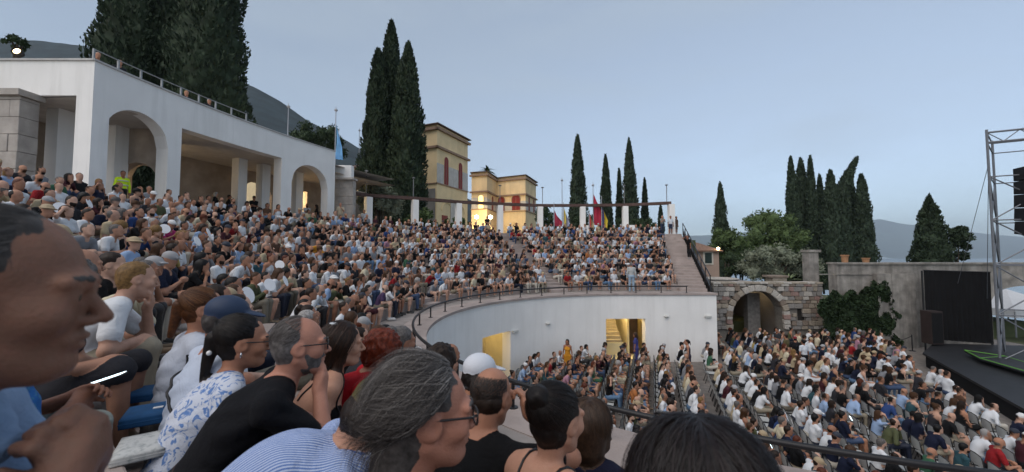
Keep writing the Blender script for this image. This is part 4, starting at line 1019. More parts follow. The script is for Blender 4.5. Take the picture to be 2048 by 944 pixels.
put(MB().box((cl.x, 30, (zz(505, 30) - 5) / 2), (.72, .72, zz(505, 30) + 5)).build('shaft', cs_), o); put(bevel(MB().box((cl.x + .05, 30, zz(502, 30)), (.95, .9, .2)).build('capital', cs_), .02), o)
# concrete wall with a big arch at its right end
WY = 25.2; wx0, wx1 = at(1628, 600, WY + 2).x, 36.0; WT = zz(528, WY)
ax0, ax1 = at(1983, 600, WY).x, at(2125, 600, WY).x
cw = empty('concrete_wall', ((wx0 + wx1) / 2, WY, FLOOR)); tag(cw, 'high weathered grey concrete wall behind the stage', 'wall')
mb = MB(); am_, ar_ = (ax0 + ax1) / 2, (ax1 - ax0) / 2
strip_wall(mb, lambda u, o: (u, WY + o), [(wx0, ax0, FLOOR), (ax0, ax1, lambda u: zz(600, WY) + .95 * math.sqrt(max(0, 1 - ((u - am_) / ar_) ** 2))), (ax1, wx1, FLOOR)], WT, .7, .3); put(link('wall_face', clean(mb), cs_), cw)
put(MB().box(((wx0 + wx1) / 2, WY + .33, WT + .05), (wx1 - wx0 + .1, .9, .12)).build('coping', cs_), cw)
for px in (1768, 1806): 
    b0 = at(px, 620, WY - .2); put(MB().box((b0.x, WY - .16, (WT + FLOOR) / 2 - .3), (.9 if px < 1800 else 1.5, .34, WT - FLOOR - .6)).build('buttress', cs_), cw)
put(MB().box((at(1700, 545, WY).x, WY - .03, zz(548, WY)), (4.2, .08, .05)).build('string_course', cs_), cw)
tc_ = mat('terracotta_pot', (.36, .19, .10), .85, .15)
for px, lab in ((1691, 'taller'), (1733, 'smaller')):
    q = at(px, 522, WY + .3); h_ = .5 if lab == 'taller' else .3
    o = MB().lathe([(.17, 0), (.2, h_ * .8), (.24, h_ * .82), (.24, h_), (.19, h_), (.17, h_ * .7), (.001, h_ * .7)], 12, (0, 0, 0)).build('terracotta_pot', tc_, loc=(q.x, WY + .35, WT + .11)); tag(o, f'{lab} terracotta pot on top of the concrete wall', 'pot')

# ------------------------------------------------------------------ stage
stg = empty('stage', (22, 16, FLOOR)); tag(stg, 'black stage platform with a dark deck along the right side', 'stage')
deckm = mat('black_stage_deck', (.018, .018, .02), .55, .3, 3); blk = mat('black_drape', (.006, .006, .007), .95, .2, 2, .3, 6)
s0, s1 = Vector((22.0, 20.9)), Vector((15.2, 9.6)); off = Vector((11, -3))
prism('deck', [tuple(s0), tuple(s1), tuple(s1 + off), tuple(s0 + Vector((14, .9))), tuple(s0 + Vector((3, 2.2)))], FLOOR + .62, FLOOR + .72, deckm, stg)
prism('front_skirt', [tuple(s0 + Vector((.1, -.05))), tuple(s1 + Vector((.1, .05))), tuple(s1 + Vector((.25, 0))), tuple(s0 + Vector((.25, -.1)))], FLOOR, FLOOR + .62, blk, stg)
so = empty('stage_backdrop', (26, 23.6, FLOOR)); tag(so, 'tall black cloth screen hung before the concrete wall', 'screen')
b0, b1 = at(1851, 620, 23.9), at(1985, 620, 22.6); zt0, zt1 = zz(541, 23.9), zz(545, 22.6)
rows = []
for j in range(9):
    f = j / 8; rows.append([(b0.x + (b1.x - b0.x) * i / 60, b0.y + (b1.y - b0.y) * i / 60 + .05 * math.sin(i * 1.3) * (.3 + f), (zt0 + (zt1 - zt0) * i / 60) * (1 - f) + (FLOOR + .8) * f) for i in range(61)])
put(MB().quadgrid(rows).build('cloth', blk, smooth=True), so); put(MB().tube([(b0.x, b0.y, zt0 + .03), (b1.x, b1.y, zt1 + .03)], .04, 6).build('top_bar', black), so)
for b_, zt in ((b0, zt0), (b1, zt1)): put(MB().tube([(b_.x, b_.y + .1, FLOOR), (b_.x, b_.y + .1, zt)], .05, 6).build('upright', black), so)
pa = at(1862, 690, 22.8); o = empty('loudspeaker_box', (pa.x, 22.6, FLOOR + .8)); tag(o, 'dark brown box loudspeaker at the foot of the black screen', 'speaker')
put(bevel(MB().box((pa.x, 22.7, FLOOR + 1.75), (.7, .6, 1.9)).build('cabinet', mat('dark_brown_cabinet', (.03, .02, .018), .7, .2)), .02), o); put(MB().box((pa.x - .02, 22.39, FLOOR + 1.75), (.6, .03, 1.7)).build('grille', blk), o)
# green edged frame on the deck
gf = empty('green_frame', (26, 18.5, FLOOR + .9)); tag(gf, 'flat triangular frame with glowing green edges on the stage deck', 'frame')
grn = mat('green_light_strip', (.06, .16, .03), .5, emit=(.35, 1, .12), estr=.03)
Z9 = FLOOR + 1.0
G = [at_z(px, py, Z9) for px, py in ((1929, 700), (2010, 712), (2120, 745), (2130, 765), (1960, 716))]
for i, (a_, b_) in enumerate(((0, 1), (0, 4), (4, 3), (1, 2), (1, 4))): put(MB().tube([G[a_], G[b_]], .022 if i < 3 else .014, 6).build('glowing_edge', grn), gf)
put(prism('panel', [(p.x, p.y) for p in (G[0], G[1], G[2], G[3], G[4])], Z9 - .12, Z9 - .05, deckm, gf), gf) if False else prism('panel', [(p.x, p.y) for p in (G[0], G[1], G[2], G[3], G[4])], Z9 - .12, Z9 - .05, deckm, gf)
# rope barrier
for px, py, lab in ((1825, 690, 'left'), (1905, 700, 'right')):
    q = at_z(px, py + 12, FLOOR); 
    if lab == 'left':
        o = empty('rope_barrier', q); tag(o, 'black rope barrier post before the concrete wall', 'barrier')
        put(MB().tube([q, q + Vector((0, 0, 1.0))], .03, 8).build('post', black), o); put(MB().lathe([(.001, .03), (.16, .02), (.17, 0)], 12, tuple(q)).build('base', black), o)
        put(MB().tube([q + Vector((-1.2 + 1.2 * i / 8, .3 - .3 * i / 8, .92 - .25 * math.sin(math.pi * i / 8))) for i in range(9)], .02, 6).build('rope', black), o)
# lighting truss tower
alum = mat('aluminium_tube', (.16, .17, .19), .45, .1, 10, metal=.3)
tr = empty('lighting_truss_tower', (23.4, 18.8, FLOOR)); tag(tr, 'tall aluminium scaffold truss tower at the right of the stage', 'truss')
V_ = [Vector((23.75, 19.0)), Vector((26.3, 17.6)), Vector((28.9, 19.4)), Vector((26.4, 20.9))]
zt = zz(262, 19.0); lv = [FLOOR + .8, zz(628, 19), zz(530, 19), zz(440, 19), zz(352, 19), zt - .55, zt]
for v in V_: put(MB().tube([(v.x, v.y, FLOOR + .8), (v.x, v.y, zt + .15)], .05, 8).build('upright', alum), tr)
for k in range(4):
    a_, b_ = V_[k], V_[(k + 1) % 4]
    for j, z in enumerate(lv[1:]): put(MB().tube([(a_.x, a_.y, z), (b_.x, b_.y, z)], .032, 6).build('ledger', alum), tr)
    if k in (0, 3):
        for j in range(len(lv) - 3):
            p, q = ((a_, b_) if j % 2 else (b_, a_)); put(MB().tube([(p.x, p.y, lv[j]), (q.x, q.y, lv[j + 1])], .03, 6).build('brace', alum), tr)
            put(MB().tube([(q.x, q.y, lv[j]), (p.x, p.y, lv[j + 1])], .03, 6).build('brace', alum), tr)
d_ = (V_[1] - V_[0]).normalized()
for zz_ in (zt - .5, zt):
    put(MB().tube([(V_[0].x, V_[0].y, zz_), (V_[0].x + d_.x * 9, V_[0].y + d_.y * 9, zz_ + .0)], .05, 6).build('top_chord', alum), tr)
for i in range(16):
    p = V_[0] + d_ * (i * .55); q = V_[0] + d_ * ((i + 1) * .55); put(MB().tube([(p.x, p.y, zt - .5 if i % 2 else zt), (q.x, q.y, zt if i % 2 else zt - .5)], .022, 5).build('lattice', alum), tr)
for k, (px, py) in enumerate(((1938, 480), (1975, 520))):
    e = at(px, py, 21.5); put(MB().tube([(V_[0].x, V_[0].y, zt - 1.6), (e.x, e.y, e.z), tuple(Vector((V_[0].x, V_[0].y, zt - 1.6)) + (e - Vector((V_[0].x, V_[0].y, zt - 1.6))) * 2.2)], .012, 4).build('guy_wire', alum), tr)
sp_ = empty('line_array_speaker', (25.1, 18.6, 1.0)); tag(sp_, 'black hanging loudspeaker stack inside the truss tower', 'speaker')
q = at(2078, 400, 18.3)
for k in range(5): put(bevel(MB().box((q.x + .0, 18.3 + .02 * k, zz(330, 18.3) - .34 - .66 * k), (1.25, .7, .62), R(-20), R(2 * k)).build('cabinet', mat('black_cabinet', (.01, .01, .011), .6, .2)), .02, 1), sp_)
put(MB().box((q.x, 18.3, zz(322, 18.3)), (.5, .4, .3)).build('rigging_frame', black), sp_)
# white tent behind the arch
tt = empty('white_tent', (am_, 31, FLOOR)); tag(tt, 'white pavilion tent top seen through the wall arch', 'tent')
tc0 = at(2012, 578, 30); mb = MB(); mb.v = [(tc0.x, 30, tc0.z)] + [(tc0.x + x, 30 + y, zz(612, 30)) for x, y in ((-2, -2), (2.6, -2), (2.6, 2), (-2, 2))] + [(tc0.x + x, 30 + y, zz(626, 30)) for x, y in ((-2, -2), (2.6, -2), (2.6, 2), (-2, 2))]
mb.f = [(0, 1, 2), (0, 2, 3), (0, 3, 4), (0, 4, 1)] + [(1 + i, 5 + i, 5 + (i + 1) % 4, 1 + (i + 1) % 4) for i in range(4)]
put(mb.build('canopy', mat('white_canvas', (.5, .51, .53), .8, .04)), tt)
for x, y in ((-2, -2), (2.6, -2), (2.6, 2), (-2, 2)): put(MB().tube([(tc0.x + x * .98, 30 + y * .98, FLOOR), (tc0.x + x * .98, 30 + y * .98, zz(615, 30))], .05, 6).build('leg', alum), tt)
# ------------------------------------------------------------------ trees and shrubs: every crown is thousands of small leaf sprays round a ragged core
def leafmat(name, c, var=.45):
    m = mat(name, c, .75, var, 1.3, 0, spec=.2)
    return m
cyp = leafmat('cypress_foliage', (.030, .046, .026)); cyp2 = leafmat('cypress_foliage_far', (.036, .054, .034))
broad = leafmat('broad_foliage', (.075, .11, .042)); olive = leafmat('olive_foliage', (.17, .19, .135), .3); pine = leafmat('pine_foliage', (.040, .062, .030)); ivym = leafmat('ivy_foliage', (.024, .042, .018))
bark = mat('bark', (.07, .055, .042), .95, .3, 6, .5)
def leaves_mesh(C, D, ln, wd, rs, core=None):
    """C centres, D directions (unit), one diamond per leaf; core: extra (V, F)"""
    n = len(C); side = np.cross(D, rs.normal(size=(n, 3))); side /= np.linalg.norm(side, axis=1)[:, None] + 1e-9
    ln = ln * rs.uniform(.6, 1.4, (n, 1)); wd = wd * rs.uniform(.6, 1.4, (n, 1)); bow = np.cross(side, D) * ln * rs.uniform(-.25, .25, (n, 1))
    V = np.stack([C - D * ln * .5, C + side * wd * .5 + bow, C + D * ln * .5, C - side * wd * .5 + bow], 1).reshape(-1, 3)
    Fq = np.arange(4 * n).reshape(-1, 4)
    if core is not None: Fq = np.concatenate([Fq, core[1] + len(V)]); V = np.concatenate([V, core[0]])
    return fast_mesh('crown', V, Fq, False)
def tree_root(name, label, base, cat='tree', group=None):
    o = empty(name, base); tag(o, label, cat, group); return o
def cypress(label, base, H, rad, n=5000, seed=0, m=None, leaf=.42, blunt=.55, bend=0, group='cypress trees', wob=.13, low=.6):
    rs = np.random.RandomState(seed + 100); o = tree_root('cypress_tree', label, base, 'cypress', group)
    ph = rs.uniform(0, 6.28, 6)
    def rp(t, a):
        p = np.power(np.clip(1 - np.power(t, 1.5), 0, 1), blunt) * np.minimum(1, low + t * (1 - low) / .22)
        return rad * p * (1 + wob * np.sin(3 * a + ph[0] + 9 * t) + wob * .8 * np.sin(5 * a + ph[1] - 17 * t) + wob * .7 * np.sin(2 * a + ph[2] + 31 * t) + wob * .5 * np.sin(7 * a + 57 * t + ph[3]))
    def axis(t): return np.stack([bend * np.power(np.clip(t - .55, 0, 1), 2) * 4.9 * H * .1, 0 * t, t * H], -1)
    t = rs.beta(1.0, 1.12, n) * 1.0; a = rs.uniform(0, 2 * np.pi, n); q = 1.04 - .34 * rs.uniform(0, 1, n) ** 1.8
    r = rp(t, a) * q; C = axis(t) + np.stack([r * np.cos(a), r * np.sin(a), rs.normal(0, .1, n)], -1)
    D = np.stack([np.cos(a) * .5, np.sin(a) * .5, np.ones(n)], -1) + rs.normal(0, .38, (n, 3)); D /= np.linalg.norm(D, axis=1)[:, None]
    nt_, na = 40, 18; tt = np.linspace(.0, .985, nt_); aa = np.linspace(0, 2 * np.pi, na, endpoint=False)
    T, A = np.meshgrid(tt, aa, indexing='ij'); rr = rp(T, A) * .80 * (1 + .10 * rs.normal(size=T.shape)); X = axis(T.ravel()) + np.stack([rr.ravel() * np.cos(A.ravel()), rr.ravel() * np.sin(A.ravel()), 0 * A.ravel()], -1)
    ii, jj = np.meshgrid(np.arange(nt_ - 1), np.arange(na), indexing='ij'); j2 = (jj + 1) % na
    Fc = np.stack([ii * na + jj, ii * na + j2, (ii + 1) * na + j2, (ii + 1) * na + jj], -1).reshape(-1, 4)
    link('crown', leaves_mesh(C, D, leaf, leaf * .42, rs, (X, Fc)), m or cyp, o)
    MB().tube([(0, 0, -1.2), (0, 0, H * .25)], [max(.12, rad * .13), .1], 8).build('trunk', bark, o)
    return o
def cyp_px(label, px, ytop, D, wpx, z0=1.2, n=3000, seed=0, **kw):
    t = at(px, ytop, D); return cypress(label, (t.x, D, z0), t.z - z0, wpx / 2 / F_PX * D, n, seed, **kw)
# tall group behind the portico
for i, (px, D, w_, yt, lab) in enumerate(((282, 33, 138, -210, 'leftmost huge dark cypress of the group behind the portico'), (352, 35, 160, -260, 'middle huge dark cypress of the group behind the portico'), (432, 33.5, 150, -180, 'rightmost huge dark cypress of the group behind the portico'))):
    cyp_px(lab, px, yt, D, w_, 1.2, 13000, i, leaf=.46, blunt=.42, group='big cypresses behind the portico', wob=.09, low=.8)
for i, (px, yt, w_, D, lab) in enumerate(((757, 98, 74, 43, 'left one of three tall cypresses beside the ochre tower'), (783, 42, 80, 45, 'tallest of three cypresses beside the ochre tower'), (817, 86, 84, 42, 'right one of three tall cypresses beside the ochre tower'))):
    cyp_px(lab, px, yt, D, w_, 1.2, 9000, 10 + i, leaf=.5, blunt=.62, group='three cypresses by the tower', wob=.10, low=.75)
for i, (px, yt, w_, lab) in enumerate(((1155, 270, 42, 'tall slender cypress left of the red flag'), (1211, 310, 29, 'dark cypress just right of the red flag'), (1238, 338, 17, 'thin short cypress touching a taller one behind the pergola'), (1258, 278, 36, 'tall cypress near the right end of the pergola'), (1289, 358, 17, 'thin cypress under the pergola end beam'), (1321, 412, 15, 'smallest cypress below the end of the pergola beam'))):
    cyp_px(lab, px, yt, 58 + (i % 3) * 3, w_, 0, 3600, 20 + i, leaf=.5, blunt=.7, m=cyp2, group='cypresses behind the pergola', wob=.08)
cyp_px('lone cypress behind the small pinkish house', 1440, 365, 72, 38, -6, 3600, 30, leaf=.55, blunt=.75, m=cyp2)
for i, (px, yt, w_, D, b, lab) in enumerate(((1581, 313, 30, 66, 0, 'first thin cypress at the left of the dense row above the concrete wall'), (1601, 316, 40, 69, 0, 'second cypress from the left in the dense row above the wall'), (1620, 312, 28, 67, 0, 'third slender cypress from the left in the dense row'), (1639, 350, 28, 70, 0, 'short fourth cypress in the dense row above the wall'), (1660, 340, 44, 65, 0, 'wide cypress beside the bent one in the dense row'), (1676, 314, 46, 67, 1.5, 'cypress with a bent tip in the dense row'), (1700, 348, 28, 69, 0, 'thin cypress right of the bent one in the dense row'), (1722, 348, 42, 66, 0, 'rightmost cypress of the dense row above the wall'))):
    cyp_px(lab, px, yt, D, w_, -6, 4200, 40 + i, leaf=.55, blunt=.62, bend=b, m=cyp2, group='dense row of cypresses', wob=.09, low=.9)
cyp_px('broad dark conical cypress rising behind the concrete wall', 1858, 392, 46, 76, -5, 5200, 60, leaf=.45, blunt=.8, group='trees behind the concrete wall', wob=.12, low=1.0)
def bush(name, label, c, rad, n, m, leaf=.22, clumps=26, seed=0, cat='tree', trunk=None, group=None, flat=1.0):
    """rounded crown of leaf clumps with gaps"""
    rs = np.random.RandomState(seed + 500); base = (c[0], c[1], trunk if trunk is not None else c[2] - rad[2]); o = tree_root(name, label, base, cat, group)
    u = rs.normal(size=(clumps, 3)); u /= np.linalg.norm(u, axis=1)[:, None]; u *= rs.uniform(.45, .9, (clumps, 1)); u[:, 2] = np.maximum(u[:, 2], -.5)
    cc = u * np.array(rad); cr = rs.uniform(.24, .42, clumps) * min(rad) * flat
    k = rs.randint(0, clumps, n); v = rs.normal(size=(n, 3)); v /= np.linalg.norm(v, axis=1)[:, None]
    C = cc[k] + v * (cr[k] * rs.uniform(.55, 1.08, n))[:, None]; D = v + rs.normal(0, .6, (n, 3)); D /= np.linalg.norm(D, axis=1)[:, None]
    VV, FF = [], []; off_ = 0
    for i in range(clumps):
        bm = bmesh.new(); bmesh.ops.create_icosphere(bm, subdivisions=1, radius=cr[i] * .72)
        P_ = np.array([q.co[:] for q in bm.verts]) * rs.uniform(.8, 1.15, (len(bm.verts), 1)) + cc[i]; 
        VV.append(P_); FF += [[off_ + q.index for q in f.verts] + [off_ + f.verts[2].index] for f in bm.faces]; off_ += len(P_); bm.free()
    off3 = Vector(c) - Vector(base)
    me = leaves_mesh(C, D, leaf, leaf * .5, rs); cr_ = link('crown', me, m, o); cr_.location = off3
    co = MB(); co.v = [tuple(p) for p in np.concatenate(VV)]; co.f = [tuple(f[:3]) for f in FF]; k_ = co.build('inner_foliage', m, o); k_.location = off3
    tr_ = MB(); 
    for i in range(0, clumps, 4): tr_.tube([(0, 0, 0), tuple(Vector(cc[i]) * .5 + off3 * .9), tuple(Vector(cc[i]) + off3)], [max(.05, rad[0] * .05), .05, .02], 6)
    tr_.build('trunk', bark, o)
    return o
def bush_px(name, label, px, py, D, wpx, hpx, n, m, **kw):
    c = at(px, py, D); return bush(name, label, tuple(c), (wpx / 2 / F_PX * D, wpx / 2 / F_PX * D * .8, hpx / 2 / F_PX * D), n, m, **kw)
bush_px('bushy_tree', 'small irregular dark tree beside the conical cypress', 1908, 488, 45, 62, 96, 2600, cyp, leaf=.35, clumps=16, seed=1, group='trees behind the concrete wall', trunk=-5)
bush_px('leafy_tree', 'light green leafy tree behind the small pinkish house', 1455, 492, 52, 88, 76, 4200, broad, leaf=.35, clumps=26, seed=2, trunk=-5)
bush_px('round_tree', 'round full green tree left of the dense cypress row', 1545, 474, 56, 128, 100, 6500, broad, leaf=.38, clumps=30, seed=3, trunk=-5)
bush_px('olive_tree', 'silvery olive tree spreading above the stone gate', 1542, 526, 40, 185, 88, 8000, olive, leaf=.26, clumps=34, seed=4, trunk=-5)
bush_px('dark_shrub', 'dark green shrub mass right below the olive tree', 1600, 545, 42, 120, 70, 3600, pine, leaf=.3, clumps=24, seed=5, trunk=-5, cat='shrub')
bush_px('umbrella_pine', 'pine tree crown behind the portico roof end', 640, 285, 60, 130, 70, 4200, pine, leaf=.4, clumps=28, seed=6, trunk=1)
bush_px('garden_shrub', 'grey green shrub between the portico end and first pergola pillar', 762, 400, 33, 90, 86, 3600, olive, leaf=.22, clumps=24, seed=7, trunk=1.3, cat='shrub')
for i, (px, py, w_, h_, lab) in enumerate(((1092, 438, 60, 46, 'low dark tree behind the pergola right of the villa'), (1180, 445, 70, 40, 'low dark hedge tree behind the red flags'), (1265, 452, 110, 36, 'low dark hedge tree under the right end of the pergola'), (840, 440, 60, 50, 'dark shrub below the ochre tower'), (905, 448, 90, 24, 'leafy shrub row below the villa lamps'))):
    bush_px('garden_tree', lab, px, py, 50 if i < 3 else 40, w_, h_, 1800, pine if i < 3 else broad, leaf=.3, clumps=18, seed=20 + i, trunk=1.2, group='garden trees behind the pergola')
bush_px('rooftop_shrub', 'small bushy plant on the portico roof near the floodlight', 36, 88, 16.5, 46, 34, 700, pine, leaf=.12, clumps=10, seed=33, trunk=6.4, cat='shrub')
bush_px('dark_shrub', 'dark shrub between the small house and the olive tree', 1478, 528, 44, 70, 60, 2200, pine, leaf=.3, clumps=18, seed=44, trunk=-5, cat='shrub')
# palm behind the villa
pl = at(975, 343, 82); o = tree_root('palm_tree', 'small palm tree showing above the villa roof', (pl.x, 82, 1), 'palm')
mb = MB(); rs_ = random.Random(5)
for k in range(26):
    a_ = k * 2.4; el = rs_.uniform(-.2, 1.2); L_ = rs_.uniform(1.8, 2.6); pr = None
    for j in range(7):
        f = j / 6; p_ = Vector((math.cos(a_) * L_ * f * math.cos(el * (1 - .6 * f)), math.sin(a_) * L_ * f * math.cos(el * (1 - .6 * f)), L_ * f * math.sin(el) - 1.3 * f * f)); w_ = .22 * math.sin(math.pi * min(1, f + .15)) + .02
        s_ = Vector((-math.sin(a_), math.cos(a_), 0)) * w_
        mb.v += [tuple(p_ - s_), tuple(p_ + s_)]
        if j: n0 = len(mb.v); mb.f.append((n0 - 4, n0 - 3, n0 - 1, n0 - 2))
mb.build('crown', broad, o, loc=(0, 0, pl.z - 1)); MB().tube([(0, 0, 0), (0, 0, pl.z - 1)], [.25, .2], 8).build('trunk', bark, o)
# ivy on the concrete wall, agave on the gate
rs = np.random.RandomState(77); n = 9000
px = rs.uniform(1626, 1784, n * 2); py = 560 + 150 * rs.beta(1.25, 1.2, n * 2)
edge = 1632 + 10 * np.sin(py * .11) + np.clip(600 - py, 0, 60) * .9; edge2 = 1775 + 9 * np.sin(py * .13 + 1) - np.clip(575 - py, 0, 30) * .0
top = 585 - 48 * np.exp(-((px - 1748) / 17) ** 2) + 6 * np.sin(px * .2) + np.clip(px - 1760, 0, 30) * 1.2
ok = (px > edge) & (px < edge2) & (py > top) & (py < 700 + 4 * np.sin(px * .15)); px, py = px[ok][:n], py[ok][:n]
lump = .22 + .16 * np.sin(px * .09 + 1) * np.sin(py * .1) + .10 * np.sin(px * .23) * np.sin(py * .19 + 2)
Y_ = WY - .12 - np.clip(lump, .05, .9) * rs.uniform(.5, 1, len(px)); X_ = (px - 1024) / F_PX * WY; Z_ = (508 - py) / F_PX * WY
C = np.stack([X_, Y_, Z_], -1); D = rs.normal(0, .6, C.shape) + np.array((0, -.5, -.6)); D /= np.linalg.norm(D, axis=1)[:, None]
iv = empty('ivy', (at(1705, 700, WY).x, WY - .3, FLOOR)); tag(iv, 'thick dark ivy climbing where the stone and concrete walls meet', 'ivy')
put(link('foliage', leaves_mesh(C, D, .26, .2, rs), ivym), iv)
mb = MB(); mb.quadgrid([[((p_ - 1024) / F_PX * WY, WY - .12 - .22 * (0.5 + .5 * math.sin(p_ * .09 + q_ * .07)), (508 - q_) / F_PX * WY) for p_ in range(1650, 1772, 8)] for q_ in range(598, 716, 8)]); put(mb.build('inner_foliage', ivym, smooth=True), iv)
for k in range(7): x_ = at(1660 + 16 * k, 690, WY).x; put(MB().tube([(x_, WY - .1, FLOOR), (x_ + .3 * math.sin(k), WY - .12, -4), (x_ + .5 * math.sin(k * 2), WY - .1, -2.6)], [.05, .035, .015], 6).build('stem', bark), iv)
ag = at(1577, 552, 28); o = empty('agave_plant', (ag.x, 28, -2.1)); tag(o, 'pale green agave with spiky leaves on the gate wall', 'plant')
for k in range(16):
    a_ = k * 2.4; el = .3 + .9 * (k % 5) / 5; mb = MB(); rows = []
    for j in range(6):
        f = j / 5; p_ = Vector((math.cos(a_) * math.cos(el), math.sin(a_) * math.cos(el), math.sin(el))) * f * .85 - Vector((0, 0, .15 * f * f)); s_ = Vector((-math.sin(a_), math.cos(a_), 0)) * (.085 * (1 - f) ** .6 + .004); rows.append([tuple(p_ - s_), tuple(p_ - Vector((0, 0, .02))), tuple(p_ + s_)])
    mb.quadgrid(rows); put(mb.build('leaf', mat('agave_leaf', (.16, .20, .10), .6, .2), loc=(ag.x, 28, ag.z - .3)), o)
# ------------------------------------------------------------------ audience: where everybody sits
STAGE = Vector((22.0, 12.5))
HEROES = []          # filled below: (px, py of the head, distance)
SHIRTS = [('white', '#cfd2d6', 40), ('black', '#0c0c0f', 24), ('navy', '#151b30', 11), ('charcoal', '#2b2b30', 10), ('grey', '#7d7f84', 6), ('light blue', '#8fa6c6', 7), ('beige', '#b3a386', 6), ('brown', '#4c3527', 5), ('maroon', '#3c1820', 3), ('red', '#8a1d22', 1.5), ('pink', '#a3798a', 1.8), ('olive', '#4d5138', 3), ('teal', '#2c4a52', 2), ('blue', '#2b4272', 2.2), ('cream', '#c6bda4', 5), ('yellow', '#a3905a', .6), ('green', '#365c46', .7), ('orange', '#a0653a', .4), ('purple', '#443552', .8)]
SH = {n: hexc(h) for n, h, _ in SHIRTS}; SH['bright yellow'] = (.62, .85, .03); SH['golden'] = hexc('#c8892c'); SH['magenta'] = hexc('#a83466'); SH['violet blue'] = hexc('#3c3f78')
PANTS = [hexc(h) for h in ('#14161c', '#1d2333', '#3a4a66', '#6a655a', '#8c8474', '#2a2a2c', '#5b7796', '#b5b0a5')]
HAIRS = [('black', '#0d0b0b', 7), ('dark brown', '#21160f', 9), ('brown', '#3d2818', 5), ('grey', '#55514f', 2.4), ('white', '#8d8a88', .7), ('blond', '#6e5330', 1.8), ('auburn', '#4b2314', 1.6)]
HC = {n: hexc(h) for n, h, _ in HAIRS}
SKINS = [hexc(h) for h in ('#b58e7a', '#a67c66', '#bd9884', '#936a55', '#ab8069', '#a4775f')]
VAR = []
def add_var(**k): VAR.append(k)
add_var(arms=('lap', 'lap'), lean=12, slump=8, hair='short', legs='shorts')
add_var(arms=('clasp', 'clasp'), lean=30, slump=14, hair='short', legs='shorts', hpitch=0)
add_var(arms=('chin', 'knees'), lean=28, slump=16, hair='short', legs='long')
add_var(arms=('fold', 'fold'), lean=5, slump=5, hair='short', legs='long', beard=1)
add_var(arms=('knees', 'knees'), lean=22, slump=10, hair='bald', legs='shorts', beard=1)
add_var(arms=('lap', 'lap'), lean=10, slump=6, hair='thin', legs='shorts', hyaw=15)
add_var(arms=('phone', 'phone'), lean=16, slump=12, hair='cap', legs='shorts', hpitch=20)
add_var(arms=('clasp', 'clasp'), lean=26, slump=12, hair='cap', legs='long', hyaw=-12)
add_var(arms=('lap', 'lap'), lean=10, slump=8, sex='f', hair='long', sleeve='none', legs='dress')
add_var(arms=('knees', 'chin'), lean=26, slump=14, sex='f', hair='long', legs='long', hyaw=10)
add_var(arms=('phone', 'lap'), lean=12, slump=8, sex='f', hair='bun', sleeve='none', legs='shorts')
add_var(arms=('fold', 'fold'), lean=8, slump=6, sex='f', hair='bob', legs='long')
add_var(arms=('clasp', 'clasp'), lean=24, slump=12, sex='f', hair='pony', sleeve='short', legs='shorts', hyaw=-15)
add_var(arms=('lap', 'raise'), lean=10, slump=5, sex='f', hair='long', sleeve='short', legs='long')
add_var(arms=('lap', 'knees'), lean=15, slump=8, sex='f', hair='curly', sleeve='none', legs='dress')
add_var(arms=('phone', 'phone'), lean=14, slump=10, hair='short', sleeve='long', legs='long', hpitch=16)
add_var(arms=('chin', 'lap'), lean=30, slump=16, hair='thin', sleeve='long', legs='long', beard=1)
add_var(arms=('lap', 'lap'), lean=8, slump=5, sex='f', hair='hat', sleeve='short', legs='dress')
add_var(arms=('back', 'lap'), lean=-2, slump=6, hair='short', legs='shorts')
add_var(arms=('phone', 'phone'), lean=22, slump=12, sex='f', hair='long', sleeve='short', legs='long', hpitch=22)
HAIRW = {'short': 'short', 'bald': 'balding', 'thin': 'cropped', 'cap': 'cap over', 'long': 'long', 'bun': 'bunned', 'bob': 'bobbed', 'pony': 'ponytailed', 'curly': 'curly', 'hat': 'brimmed hat over'}
_mesh = {}
def var_mesh(i, lod, chair):
    k = (i, lod, chair)
    if k not in _mesh:
        kw = dict(VAR[i]); kw['foot'] = -.45 if chair else -.33
        if chair and kw['lean'] > 15: kw['lean'] -= 8
        if lod == 0: kw['det'] = True; kw['hdet'] = True
        S, key = person(**kw); h = (.0165, .025, .055)[lod]
        fine = []
        if lod == 0:
            fine = [(key['head'] - .16, key['head'] + .16, .0085)]
            for q in (0, 1): fine.append((key['wr'][q] - .12, key['wr'][q] + .12, .0075))
        V, Q, W = S.grow(h, fine)
        if lod < 2:
            me = fast_mesh('person', V, Q); set_masks(me, W); me.materials.append(PERSON); _mesh[k] = (me, key)
        else: _mesh[k] = ((V, Q, W), key)
    return _mesh[k]
def wpick(l, r_): return r_.choices(l, [x[2] for x in l])[0][0]
cr = random.Random(42)
SEATS = []            # dict(pos, yaw, row, chair)
def face_yaw(x, y, tgt, w_):
    a = Vector((tgt.x - x, tgt.y - y)).normalized(); b = Vector((STAGE.x - x, STAGE.y - y)).normalized(); d = a * (1 - w_) + b * w_; return math.atan2(d.y, d.x)
def visible(p, mg=60):
    q = proj(p); return q[2] > .3 and -mg < q[0] < 2048 + mg and 150 < q[1] < 1010
for i in range(NROW):
    r = R0 + DEP * i; L = ulen(r, xend(r)) - .45; s = .3
    while s < L:
        p = uoff(r, s, .20 + cr.uniform(-.04, .05)); pos = (p[0], p[1], rowz(i)); hd = (p[0], p[1], rowz(i) + .75)
        s += cr.uniform(.52, .66)
        D = math.hypot(p[0], p[1])
        q_ = proj(hd)
        if D < 7.5 and (q_[0] > 1000 or (q_[0] > 860 and q_[1] > 690)): continue
        if in_aisle(p, .5) or D < 2.75 or not visible(hd) or cr.random() < (.04 if i > 3 else .07): continue
        cpt = Vector((CX, CY)) if p[0] < CX else Vector((p[0], CY))
        SEATS.append(dict(pos=pos, yaw=face_yaw(p[0], p[1], cpt, .5) + cr.uniform(-.22, .22), row=i, chair=False, head=hd, D=D))
